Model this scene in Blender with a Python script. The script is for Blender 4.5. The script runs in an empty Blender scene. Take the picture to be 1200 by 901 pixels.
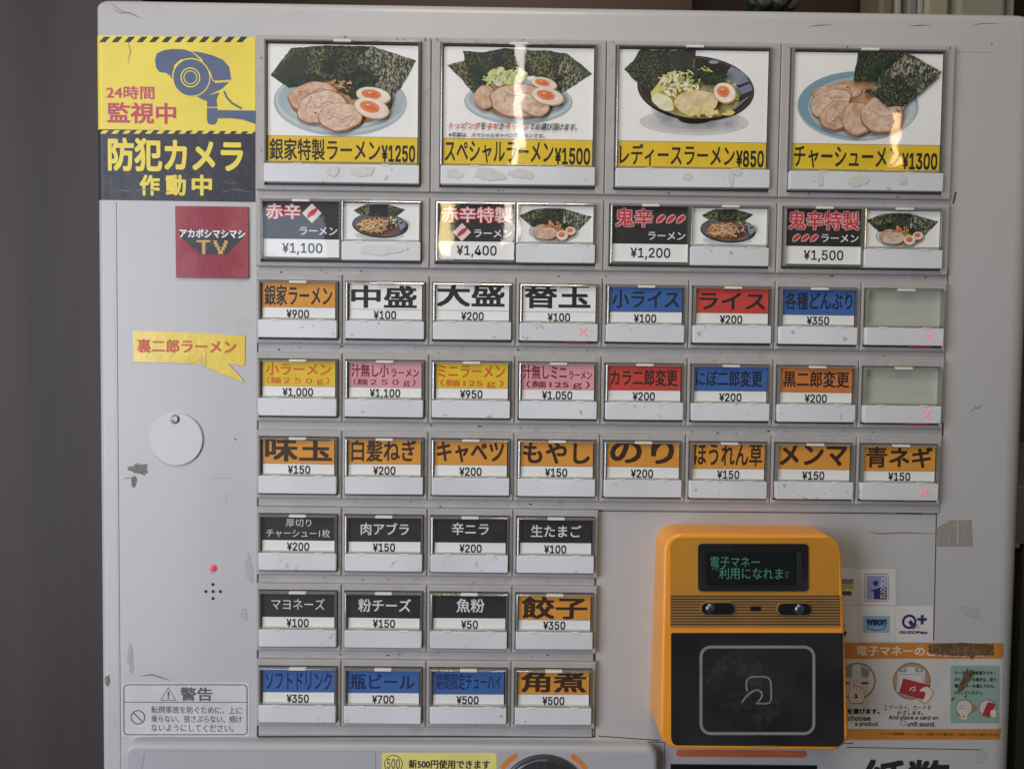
import bpy, bmesh, math, random
from mathutils import Vector, Matrix
random.seed(11)
R = math.radians
SC = bpy.context.scene
COL = SC.collection

# ------------------------------------------------------------------ camera
CAM = Vector((-0.05513, -0.44493, 0.0))
ROT = Matrix(((0.99989298, -0.01239771, -0.00776668), (-0.00726468, 0.04003544, -0.99917185), (0.01269838, 0.99912134, 0.03994109)))
cd = bpy.data.cameras.new('camera'); cam = bpy.data.objects.new('camera', cd); COL.objects.link(cam)
cam.matrix_world = Matrix.Translation(CAM) @ ROT.to_4x4()
cd.sensor_width = 36; cd.lens = 27; cd.clip_start = 0.01; cd.clip_end = 50
SC.camera = cam
# ------------------------------------------------------------------ world: dim interior
w = bpy.data.worlds.new('World'); SC.world = w; w.use_nodes = True
bg = w.node_tree.nodes['Background']; bg.inputs[0].default_value = (0.50, 0.47, 0.43, 1); bg.inputs[1].default_value = 0.042
# ------------------------------------------------------------------ lamps
def area(name, loc, target, sx, sy, power, col):
    l = bpy.data.lights.new(name, 'AREA'); l.shape = 'RECTANGLE'; l.size = sx; l.size_y = sy; l.energy = power; l.color = col
    o = bpy.data.objects.new(name, l); COL.objects.link(o); o.location = loc
    o.rotation_euler = (Vector(target) - Vector(loc)).to_track_quat('-Z', 'Y').to_euler()
    return o
def survey(px, py, Y):
    d = ROT @ Vector(((px - 600) / 900.0, -(py - 450.5) / 900.0, -1.0)); t = (Y - CAM.y) / d.y; return CAM + d * t
def seen_in_glass(px, py, dist):
    """place from which a lamp is mirrored by the button covers"""
    p = survey(px, py, -0.0026); d = (p - CAM).normalized(); return p + Vector((d.x, -d.y, d.z)) * dist
d_ = area('doorway_daylight', (-0.92, -0.80, 0.02), (-0.15, 0, -0.01), 0.6, 1.1, 3.5, (0.86, 0.885, 1.0)); d_.data.spread = R(86)
area('ceiling_lamp', (-0.12, -0.62, 0.95), (-0.05, 0, 0.10), 0.4, 0.4, 6.3, (1.0, 0.88, 0.72))
for nm, px, py, dist, sx, sy, pw, col in (('tube_lamp', 603, 130, 1.15, 0.019, 0.52, 0.42, (1.0, 0.95, 0.82)), ('warm_bulb', 1054, 165, 0.9, 0.014, 0.08, 0.055, (1.0, 0.66, 0.34)), ('hanging_bulb', 527, 262, 0.9, 0.020, 0.10, 0.11, (1.0, 0.78, 0.36)), ('window_sky', 322, 270, 1.2, 0.20, 0.09, 0.16, (0.62, 0.78, 1.0))):
    area(nm, seen_in_glass(px, py, dist), survey(px, py, 0), sx, sy, pw, col)
SC.view_settings.view_transform = 'Standard'; SC.view_settings.look = 'None'
SC.view_settings.exposure = 0.0; SC.view_settings.gamma = 1.0; SC.view_settings.use_curve_mapping = False

# ------------------------------------------------------------------ survey: point of a wall plane seen at a photo pixel
F = 900.0
def ray(px, py):
    return ROT @ Vector(((px - 600) / F, -(py - 450.5) / F, -1.0))
def at(px, py, Y=0.0):
    d = ray(px, py); t = (Y - CAM.y) / d.y
    return (CAM.x + d.x * t, CAM.z + d.z * t)
def box_at(x0, y0, x1, y1, Y=0.0):
    a = at(x0, y0, Y); b = at(x1, y0, Y); c = at(x1, y1, Y); d = at(x0, y1, Y)
    return ((a[0] + d[0]) / 2, (c[1] + d[1]) / 2, (b[0] + c[0]) / 2, (a[1] + b[1]) / 2)   # x0, z0, x1, z1
def pts(l, Y=0.0): return [at(x, y, Y) for x, y in l]
YP = 0.0035      # painted front of the machine
YB = 0.0025      # backing plate of the button rows

# ------------------------------------------------------------------ materials
MATS = {}
def M(name, c, rough=0.55, c2=None, scale=60.0, thr=(0.35, 0.65), bump=0.0, bscale=600.0, metal=0.0, emit=None, estr=1.0,
      stretch=(1, 1, 1), alpha=1.0, specks=None, spec=0.4, coat=0.0, detail=4.0):
    if name in MATS: return MATS[name]
    m = bpy.data.materials.new(name); m.use_nodes = True; nt = m.node_tree; N = nt.nodes; L = nt.links
    b = N['Principled BSDF']; b.inputs['Roughness'].default_value = rough; b.inputs['Metallic'].default_value = metal
    b.inputs['Specular IOR Level'].default_value = spec; b.inputs['Coat Weight'].default_value = coat; b.inputs['Coat Roughness'].default_value = 0.12
    geo = N.new('ShaderNodeNewGeometry'); mp = N.new('ShaderNodeMapping'); mp.inputs['Scale'].default_value = stretch
    L.new(geo.outputs['Position'], mp.inputs[0])
    if c2 is None: c2 = tuple(min(1, x * 0.90) for x in c)
    n = N.new('ShaderNodeTexNoise'); n.inputs['Scale'].default_value = scale; n.inputs['Detail'].default_value = detail
    L.new(mp.outputs[0], n.inputs['Vector'])
    r = N.new('ShaderNodeValToRGB'); r.color_ramp.elements[0].position = thr[0]; r.color_ramp.elements[1].position = thr[1]
    r.color_ramp.elements[0].color = (*c2, 1); r.color_ramp.elements[1].color = (*c, 1)
    L.new(n.outputs['Fac'], r.inputs[0]); out = r.outputs[0]
    if specks:
        for (sc, pos, col, msc, mpos) in specks:     # fine dirt, gathered in patches
            n2 = N.new('ShaderNodeTexNoise'); n2.inputs['Scale'].default_value = sc; n2.inputs['Detail'].default_value = 2
            L.new(geo.outputs['Position'], n2.inputs['Vector'])
            r2 = N.new('ShaderNodeValToRGB'); r2.color_ramp.elements[0].position = pos; r2.color_ramp.elements[1].position = pos + 0.04
            L.new(n2.outputs['Fac'], r2.inputs[0])
            n3 = N.new('ShaderNodeTexNoise'); n3.inputs['Scale'].default_value = msc; n3.inputs['Detail'].default_value = 3
            L.new(geo.outputs['Position'], n3.inputs['Vector'])
            r3 = N.new('ShaderNodeValToRGB'); r3.color_ramp.elements[0].position = mpos; r3.color_ramp.elements[1].position = mpos + 0.1
            L.new(n3.outputs['Fac'], r3.inputs[0])
            mu = N.new('ShaderNodeMath'); mu.operation = 'MULTIPLY'; L.new(r2.outputs[0], mu.inputs[0]); L.new(r3.outputs[0], mu.inputs[1])
            mx = N.new('ShaderNodeMix'); mx.data_type = 'RGBA'; L.new(mu.outputs[0], mx.inputs[0]); L.new(out, mx.inputs[6]); mx.inputs[7].default_value = (*col, 1)
            out = mx.outputs[2]
    L.new(out, b.inputs['Base Color'])
    if bump > 0:
        nb = N.new('ShaderNodeTexNoise'); nb.inputs['Scale'].default_value = bscale; nb.inputs['Detail'].default_value = 3
        L.new(mp.outputs[0], nb.inputs['Vector'])
        bp = N.new('ShaderNodeBump'); bp.inputs['Strength'].default_value = bump; bp.inputs['Distance'].default_value = 0.001
        L.new(nb.outputs['Fac'], bp.inputs['Height']); L.new(bp.outputs[0], b.inputs['Normal'])
    b.inputs['Alpha'].default_value = alpha
    if emit:
        b.inputs['Emission Color'].default_value = (*emit, 1); b.inputs['Emission Strength'].default_value = estr
    MATS[name] = m; return m
def clear(name, tint, rough, k, bump, rim=0.0):
    m = bpy.data.materials.new(name); m.use_nodes = True; nt = m.node_tree; N = nt.nodes; L = nt.links
    for x in list(N):
        if x.type == 'BSDF_PRINCIPLED': N.remove(x)
    out = [x for x in N if x.type == 'OUTPUT_MATERIAL'][0]
    t = N.new('ShaderNodeBsdfTransparent'); t.inputs[0].default_value = (*tint, 1)
    g = N.new('ShaderNodeBsdfGlossy'); g.inputs['Roughness'].default_value = rough; g.inputs[0].default_value = (1, 1, 1, 1)
    lw = N.new('ShaderNodeLayerWeight'); lw.inputs[0].default_value = 0.5
    fr = N.new('ShaderNodeMath'); fr.operation = 'POWER'; fr.inputs[1].default_value = 5.0; L.new(lw.outputs['Facing'], fr.inputs[0])
    f2 = N.new('ShaderNodeMath'); f2.operation = 'MULTIPLY_ADD'; f2.inputs[1].default_value = 0.9; f2.inputs[2].default_value = 0.045; L.new(fr.outputs[0], f2.inputs[0]); fr = f2
    ma = N.new('ShaderNodeMath'); ma.operation = 'MULTIPLY_ADD'; ma.inputs[1].default_value = k; ma.inputs[2].default_value = rim
    L.new(fr.outputs[0], ma.inputs[0])
    geo = N.new('ShaderNodeNewGeometry'); nb = N.new('ShaderNodeTexNoise'); nb.inputs['Scale'].default_value = 55; nb.inputs['Detail'].default_value = 1.0
    L.new(geo.outputs['Position'], nb.inputs['Vector'])
    bp = N.new('ShaderNodeBump'); bp.inputs['Strength'].default_value = bump; bp.inputs['Distance'].default_value = 0.001
    L.new(nb.outputs['Fac'], bp.inputs['Height']); L.new(bp.outputs[0], g.inputs['Normal'])
    mx = N.new('ShaderNodeMixShader'); L.new(ma.outputs[0], mx.inputs[0]); L.new(t.outputs[0], mx.inputs[1]); L.new(g.outputs[0], mx.inputs[2])
    if rim > 0:
        d = N.new('ShaderNodeBsdfDiffuse'); d.inputs[0].default_value = (0.55, 0.55, 0.50, 1)
        m2 = N.new('ShaderNodeMixShader'); m2.inputs[0].default_value = 0.22
        L.new(mx.outputs[0], m2.inputs[1]); L.new(d.outputs[0], m2.inputs[2]); L.new(m2.outputs[0], out.inputs[0])
    else: L.new(mx.outputs[0], out.inputs[0])
    return m
GRIME = (0.10, 0.085, 0.07)
PAINT = M('white_painted_steel', (0.455, 0.456, 0.462), 0.42, (0.43, 0.43, 0.432), 7, bump=0.10, bscale=900, coat=0.15,
          specks=[(700, 0.72, (0.25, 0.23, 0.20), 14, 0.60), (70, 0.60, (0.425, 0.415, 0.395), 12, 0.55)])
BACKING = M('backing_plate_grey', (0.47, 0.46, 0.445), 0.5, (0.43, 0.42, 0.405), 40, bump=0.1,
            specks=[(300, 0.66, (0.24, 0.22, 0.19), 22, 0.58), (90, 0.60, (0.41, 0.395, 0.37), 16, 0.45)])
BEZEL = M('bezel_grey_plastic', (0.40, 0.385, 0.375), 0.48, (0.37, 0.352, 0.342), 70, bump=0.12, bscale=1200,
          specks=[(520, 0.68, (0.16, 0.15, 0.13), 45, 0.58), (150, 0.60, (0.345, 0.33, 0.315), 25, 0.45)])
GAP = M('window_recess_dark', (0.10, 0.096, 0.09), 0.6)
PAPER = M('white_card_paper', (0.88, 0.88, 0.87), 0.55, (0.84, 0.84, 0.82), 40)
PLATE = M('frosted_push_plate', (0.70, 0.73, 0.755), 0.34, (0.60, 0.62, 0.635), 14, spec=0.4, specks=[(240, 0.66, (0.42, 0.43, 0.41), 60, 0.52)])
PLATEGHOST = M('worn_print_grey', (0.58, 0.605, 0.63), 0.34, alpha=.45)
STAIN = M('tape_stain_film', (0.60, 0.615, 0.585), 0.4, (0.53, 0.545, 0.50), 320)
CLEAR = clear('clear_acrylic', (0.97, 0.975, 0.97), 0.03, 1.0, 0.10)
RIM = clear('clear_acrylic_edge', (0.80, 0.82, 0.79), 0.12, 2.0, 0.2, rim=0.12)
CLIP = M('pale_plastic_clip', (0.72, 0.72, 0.68), 0.3)
BLACKINK = M('black_ink', (0.022, 0.020, 0.022), 0.5, (0.030, 0.028, 0.03))
BROWNINK = M('dark_brown_ink', (0.055, 0.03, 0.018), 0.5)
WHITEINK = M('white_ink', (0.78, 0.78, 0.78), 0.5)
ORANGE = M('orange_print', (0.74, 0.335, 0.055), 0.5, (0.68, 0.30, 0.05), 90)
DORANGE = M('deep_orange_print', (0.66, 0.22, 0.06), 0.5, (0.6, 0.2, 0.055), 90)
YELLOW = M('yellow_print', (0.80, 0.56, 0.035), 0.5, (0.74, 0.50, 0.03), 90)
PINK = M('pink_print', (0.76, 0.36, 0.40), 0.5)
RED = M('red_print', (0.62, 0.075, 0.055), 0.5)
REDINK = M('red_ink', (0.60, 0.045, 0.05), 0.5)
ORINK = M('orange_red_ink', (0.68, 0.13, 0.03), 0.5)
DRED = M('dark_red_ink', (0.20, 0.02, 0.03), 0.5)
BLUE = M('blue_print', (0.055, 0.15, 0.43), 0.5)
NAVYINK = M('navy_ink', (0.02, 0.03, 0.10), 0.5)
BLACKPRINT = M('black_print', (0.028, 0.026, 0.028), 0.5, (0.038, 0.036, 0.038))
HAIR = M('grey_print_line', (0.22, 0.2, 0.18), 0.5)
MATS['clear'] = CLEAR

# ------------------------------------------------------------------ geometry collector
_tc = {}
try: FONT = bpy.data.fonts.load(bpy.utils.system_resource('DATAFILES') + '/fonts/Inter.woff2')     # the font that ships inside Blender
except Exception: FONT = None
def glyphs(body, bold=0.0):
    bold = 0.0; k = (body, bold)
    if k in _tc: return _tc[k]
    c = bpy.data.curves.new('t', 'FONT'); c.body = body; c.size = 1
    if FONT and all(ord(q) < 256 for q in body): c.font = FONT
    c.resolution_u = 3; c.offset = bold
    o = bpy.data.objects.new('t', c); me = o.to_mesh()
    v = [(p.co.x, p.co.y) for p in me.vertices]; f = [tuple(p.vertices) for p in me.polygons]
    o.to_mesh_clear(); bpy.data.objects.remove(o); bpy.data.curves.remove(c)
    _tc[k] = (v, f); return _tc[k]
class G:
    """collects faces; x right, z up, y = depth (negative towards the viewer)"""
    def __init__(s): s.v = []; s.f = []; s.m = []; s.mats = []; s.smooth = False
    def mi(s, mat):
        if mat not in s.mats: s.mats.append(mat)
        return s.mats.index(mat)
    def face(s, p3, mat):
        b = len(s.v); s.v += [tuple(p) for p in p3]; s.f.append(tuple(range(b, b + len(p3)))); s.m.append(s.mi(mat)); return s
    def flat(s, p2, y, mat):
        a = sum(p2[i][0] * p2[(i + 1) % len(p2)][1] - p2[(i + 1) % len(p2)][0] * p2[i][1] for i in range(len(p2)))
        if a < 0: p2 = p2[::-1]
        fy = y if callable(y) else (lambda x, z: y)
        return s.face([(x, fy(x, z), z) for x, z in p2], mat)
    def rect(s, x0, z0, x1, z1, y, mat): return s.flat([(x0, z0), (x1, z0), (x1, z1), (x0, z1)], y, mat)
    def ell(s, cx, cz, rx, rz, y, mat, rot=0, n=36, irr=0.0, seed=0, ty=None):
        rr = random.Random(seed); ph = [rr.uniform(0, 6.28) for _ in range(4)]; l = []
        for i in range(n):
            a = 6.28318 * i / n; k = 1 + irr * (math.sin(2 * a + ph[0]) + 0.7 * math.sin(3 * a + ph[1]) + 0.6 * math.sin(5 * a + ph[2]) + 0.4 * math.sin(9 * a + ph[3]))
            x, z = rx * k * math.cos(a), rz * k * math.sin(a)
            l.append((cx + x * math.cos(rot) - z * math.sin(rot), cz + x * math.sin(rot) + z * math.cos(rot)))
        return s.flat(l, y, mat)
    def ring(s, cx, cz, r, t, y, mat, n=48, rz=None, a0=0, a1=6.28318):
        rz = rz or r; fy = y if callable(y) else (lambda x, z: y)
        for i in range(n):
            q = []
            for a, k in ((a0 + (a1 - a0) * i / n, 0), (a0 + (a1 - a0) * i / n, t), (a0 + (a1 - a0) * (i + 1) / n, t), (a0 + (a1 - a0) * (i + 1) / n, 0)):
                q.append((cx + (r - t + k) * math.cos(a), cz + (rz - t + k) * math.sin(a)))
            s.flat(q, fy, mat)
        return s
    def stroke(s, p, wd, y, mat, closed=False):
        n = len(p); L = []; Rr = []
        wf = wd if callable(wd) else (lambda t: wd)
        for i in range(n):
            a = p[(i - 1) % n] if (closed or i > 0) else p[i]; b = p[(i + 1) % n] if (closed or i < n - 1) else p[i]
            dx, dz = b[0] - a[0], b[1] - a[1]; l = math.hypot(dx, dz) or 1; h = wf(i / max(1, n - 1)) / 2
            L.append((p[i][0] - dz / l * h, p[i][1] + dx / l * h)); Rr.append((p[i][0] + dz / l * h, p[i][1] - dx / l * h))
        for i in range(n if closed else n - 1):
            j = (i + 1) % n; s.flat([Rr[i], Rr[j], L[j], L[i]], y, mat)
        return s
    def text(s, body, x0, z0, x1, z1, y, mat, bold=0.0, skew=0.0, clip=None, uniform=False):
        # heavier strokes: the same line struck several times, a hair apart
        v, f = glyphs(body); em = (z1 - z0) / max(1e-6, max(p[1] for p in v) - min(p[1] for p in v)); ex = (x1 - x0) / max(1e-6, max(p[0] for p in v) - min(p[0] for p in v))
        if bold > 0.011:
            bx, bz = bold * ex, bold * em; fy0 = y if callable(y) else (lambda x, z: y)
            for k, (dx, dz) in enumerate(((1, 1), (-1, 1), (1, -1), (-1, -1), (0, 1.2), (0, -1.2), (1.2, 0), (-1.2, 0)) if bold > .027 else ((1, .8), (-1, .8), (1, -.8), (-1, -.8))):
                s.text1(body, x0 + bx + dx * bx, z0 + bz + dz * bz, x1 - bx + dx * bx, z1 - bz + dz * bz, (lambda x, z, k=k: fy0(x, z) - 1e-6 * (k + 1)), mat, skew, clip)
            return s
        return s.text1(body, x0, z0, x1, z1, y, mat, skew, clip)
    def text1(s, body, x0, z0, x1, z1, y, mat, skew=0.0, clip=None, uniform=False):
        v, f = glyphs(body); xs = [p[0] for p in v]; zs = [p[1] for p in v]
        if not v: return s
        a, b, c, d = min(xs), max(xs), min(zs), max(zs); sx = (x1 - x0) / (b - a); sz = (z1 - z0) / max(1e-6, d - c)
        if uniform: k = min(sx, sz); x0 += ((x1 - x0) - k * (b - a)) / 2; z0 += ((z1 - z0) - k * (d - c)) / 2; sx = sz = k
        w2 = [(x0 + (p[0] - a) * sx + skew * (p[1] - c) * sz, z0 + (p[1] - c) * sz) for p in v]
        fy = y if callable(y) else (lambda x, z: y); mi = s.mi(mat); base = len(s.v)
        if clip is None:
            s.v += [(x, fy(x, z), z) for x, z in w2]
            for q in f: s.f.append(tuple(base + i for i in q)); s.m.append(mi)
            return s
        for q in f:
            poly = [w2[i] for i in q]; out = []
            for i in range(len(poly)):
                p, r = poly[i], poly[(i + 1) % len(poly)]; pi, ri = p[1] <= clip, r[1] <= clip
                if pi: out.append(p)
                if pi != ri:
                    t = (clip - p[1]) / (r[1] - p[1]); out.append((p[0] + t * (r[0] - p[0]), clip))
            if len(out) >= 3: s.face([(x, fy(x, z), z) for x, z in out], mat)
        return s
    def loop(s, rings, mat, cap=True, close=True):
        """rings of equal length, each a closed list of 3D points, ordered counter-clockwise as seen by the viewer, back to front"""
        base = len(s.v); n = len(rings[0]); mi = s.mi(mat)
        for r_ in rings: s.v += [tuple(p) for p in r_]
        for k in range(len(rings) - 1):
            for i in range(n):
                j = (i + 1) % n; s.f.append((base + k * n + i, base + k * n + j, base + (k + 1) * n + j, base + (k + 1) * n + i)); s.m.append(mi)
        if cap: s.face(rings[-1], mat)
        return s
    def plate(s, x0, z0, x1, z1, yb, yf, mat, r=0.001, bev=0.0004, seg=5, bseg=3, cap=None):
        f = yf if callable(yf) else (lambda x, z: yf)
        def rr(ins, dy, back=False):
            X0, Z0, X1, Z1 = x0 + ins, z0 + ins, x1 - ins, z1 - ins; q = max(1e-5, r - ins); l = []
            for cx, cz, a0 in ((X1 - q, Z0 + q, -90), (X1 - q, Z1 - q, 0), (X0 + q, Z1 - q, 90), (X0 + q, Z0 + q, 180)):
                for i in range(seg + 1):
                    a = R(a0 + 90 * i / seg); x, z = cx + q * math.cos(a), cz + q * math.sin(a)
                    l.append((x, yb if back else f(x, z) + dy, z))
            return l
        rings = [rr(0, 0, True)]
        for k in range(bseg + 1):
            a = math.pi / 2 * k / bseg; rings.append(rr(bev * (1 - math.cos(a)), bev * (1 - math.sin(a))))
        s.loop(rings, mat, cap=(cap is None))
        if cap is not None: s.face(rings[-1], cap)
        return s
    def frame(s, o, i, y, mat, yb=None, matw=None):
        """flat frame between outer and inner rects (x0,z0,x1,z1)"""
        O = [(o[0], o[1]), (o[2], o[1]), (o[2], o[3]), (o[0], o[3])]; I = [(i[0], i[1]), (i[2], i[1]), (i[2], i[3]), (i[0], i[3])]
        for k in range(4):
            j = (k + 1) % 4; s.face([(O[k][0], y, O[k][1]), (O[j][0], y, O[j][1]), (I[j][0], y, I[j][1]), (I[k][0], y, I[k][1])], mat)
            if yb is not None:
                s.face([(I[k][0], y, I[k][1]), (I[j][0], y, I[j][1]), (I[j][0], yb, I[j][1]), (I[k][0], yb, I[k][1])], matw or mat)
        return s
    def mesh(s, name, off=(0, 0, 0)):
        me = bpy.data.meshes.new(name); me.from_pydata([(x - off[0], y - off[1], z - off[2]) for x, y, z in s.v], [], s.f)
        for m in s.mats: me.materials.append(m)
        me.polygons.foreach_set('material_index', s.m)
        if s.smooth:
            me.polygons.foreach_set('use_smooth', [True] * len(me.polygons)); me.set_sharp_from_angle(angle=R(35))
        me.update(); return me
ORG = {}
def obj(name, me, parent=None, loc=(0, 0, 0), **kw):
    """loc is the local origin relative to the parent"""
    o = bpy.data.objects.new(name, me); COL.objects.link(o); o.parent = parent; o.location = loc
    for k, v in kw.items(): o[k] = v
    return o
RR, RD = 0.014, 0.011     # width and depth of the rounded right edge of the machine
def follow_edge(me, c):
    """lays a thin sticker round the curved right edge"""
    bm = bmesh.new(); bm.from_mesh(me); x0 = XR - RR
    for k in range(7):
        bmesh.ops.bisect_plane(bm, geom=bm.verts[:] + bm.edges[:] + bm.faces[:], plane_co=(x0 + RR * k / 7.5 - c[0], 0, 0), plane_no=(1, 0, 0))
    for v in bm.verts:
        t = min(.999, max(0.0, (v.co.x + c[0] - x0) / RR)); v.co.y += RD * (1 - math.sqrt(1 - t * t))
    bm.to_mesh(me); bm.free()
def put(name, g, parent=None, **kw):
    """a mesh collected in world coordinates, its origin set at its own middle"""
    xs, ys, zs = zip(*g.v); c = ((min(xs) + max(xs)) / 2, (min(ys) + max(ys)) / 2, (min(zs) + max(zs)) / 2)
    p = ORG.get(parent, (0, 0, 0)); me = g.mesh(name, c)
    if max(xs) > XR - RR and parent is not None and parent.get('category') in ('sticker', 'tape'): follow_edge(me, c)
    o = obj(name, me, parent, tuple(a - b for a, b in zip(c, p)), **kw); ORG[o] = c; return o
def thing(name, loc, label, category, **kw):
    o = bpy.data.objects.new(name, None); COL.objects.link(o); o.location = loc; o.empty_display_size = 0.02
    o['label'] = label; o['category'] = category; ORG[o] = tuple(loc)
    for k, v in kw.items(): o[k] = v
    return o

# ================================================================== SETTING
XL = at(115, 30, 0.008)[0] * 0.5 + at(124, 880, 0.008)[0] * 0.5
XR = at(1197, 400, 0.015)[0] * 0.5 + at(1174, 880, 0.015)[0] * 0.5
ZT = at(600, 7, 0.006)[1]
ZBOT = -0.42
WALL = M('dark_brown_board', (0.052, 0.041, 0.039), 0.55, (0.024, 0.019, 0.0185), 22, (0.25, 0.75), bump=0.25, bscale=160, stretch=(1, 1, 0.05), spec=0.3)
g = G(); g.face([(-1.2, 0.06, -0.9), (XL + 0.001, 0.06, -0.9), (XL + 0.001, 0.06, 1.0), (-1.2, 0.06, 1.0)], WALL)
put('wall', g, kind='structure', label='dark brown vertically grained wall left of the machine')
BACKW = M('back_wall_brown', (0.045, 0.020, 0.012), 0.6, (0.025, 0.012, 0.008), 12)
g = G(); g.face([(XL + 0.001, 0.62, -0.9), (1.2, 0.62, -0.9), (1.2, 0.62, 1.0), (XL + 0.001, 0.62, 1.0)], BACKW)
put('wall', g, kind='structure', label='reddish brown wall behind the machine')

# ================================================================== MACHINE
mach = thing('ticket_machine', ((XL + XR) / 2, 0.0, ZBOT), 'white meal ticket vending machine with rows of priced ramen menu buttons', 'ticket machine')
# body: rounded front edges, softer on the right
def prof(ins_x, y0):
    l = []; rl, rr2, n = 0.0042, RR, 10
    l.append((XL + ins_x, 0.40));
    for i in range(n + 1):
        a = math.pi / 2 * i / n; l.append((XL + ins_x + rl * (1 - math.cos(a)), y0 + rl * (1 - math.sin(a))))
    for i in range(n + 1):
        a = math.pi / 2 * (1 - i / n); l.append((XR - ins_x - rr2 * (1 - math.cos(a)), y0 + RD * (1 - math.sin(a))))
    l.append((XR - ins_x, 0.40)); return l
g = G(); g.smooth = True
RT = 0.006; lev = [(ZBOT, 0, YP), (ZT - RT, 0, YP)] + [(ZT - RT + RT * math.sin(a), RT * (1 - math.cos(a)), YP + RT * (1 - math.cos(a))) for a in (R(18), R(36), R(54), R(72), R(90))]
P0 = [prof(i, y) for z, i, y in lev]; n = len(P0[0]); b0 = len(g.v)
for k, (z, i, y) in enumerate(lev): g.v += [(px_, py_, z) for px_, py_ in P0[k]]
pm = g.mi(PAINT)
for k in range(len(lev) - 1):
    for i in range(n - 1):
        g.f.append((b0 + k * n + i, b0 + k * n + i + 1, b0 + (k + 1) * n + i + 1, b0 + (k + 1) * n + i)); g.m.append(pm)
g.f.append(tuple(b0 + (len(lev) - 1) * n + i for i in range(n))); g.m.append(pm)
put('body', g, mach)

# door edge ridge near the left edge
SEAM = M('panel_seam_dark', (0.07, 0.065, 0.06), 0.6)
x0 = at(136.5, 450, YP)[0]
g = G(); g.smooth = True; [g.plate(x0 - 0.0009, za_, x0 + 0.0009, zb_, YP + 0.001, YP - 0.0003, PAINT, r=0.0006, bev=0.0003) for za_, zb_ in ((ZBOT, at(130, 236, YP)[1]),)]; put('edge_ridge', g, mach)

# backing plate behind the rows (upper eight columns, lower four)
bx0 = at(303, 600, YB)[0]; bx1 = at(1106, 450, YB)[0]; bzt = at(600, 47, YB)[1]; bzm = at(900, 599, YB)[1]; bxm = at(696, 730, YB)[0]; bzb = at(500, 861.5, YB)[1]
g = G()
g.plate(bx0, bzm, bx1, bzt, YP + 0.001, YB, BACKING, r=0.0004, bev=0.0003, seg=2, bseg=2)
g.plate(bx0, bzb, bxm, bzm - 0.0001, YP + 0.001, YB, BACKING, r=0.0004, bev=0.0003, seg=2, bseg=2)
put('backing_plate', g, mach)
def seamline(a, b, wd=0.0006, mat=None, y=None):
    g = G(); g.stroke(pts([a, b], YP), wd, (YP - 0.0001) if y is None else y, mat or SEAM); put('panel_seam', g, mach)
seamline((700, 598.5), (1097, 602), 0.0005); seamline((1050, 601), (1080, 601.6), 0.0010); seamline((1097.5, 592), (1094, 750), 0.0006); seamline((701, 862), (773, 867), 0.0006)
seamline((302.5, 320), (302, 862.5), 0.0012); seamline((302, 862.6), (697, 862.6), 0.0012); seamline((697, 598), (697, 863), 0.0008)
seamline((779, 868), (779, 900), 0.0004); seamline((700, 868.5), (1000, 870.5), 0.0005); seamline((992, 875), (1150, 878), 0.0005)
for a_, b_ in (((1106.5, 404), (1106.5, 421)), ((1104.5, 495), (1104.5, 511)), ((1110, 314), (1110, 330)), ((1120, 225), (1117, 239))): seamline(a_, b_, 0.0011)

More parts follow.
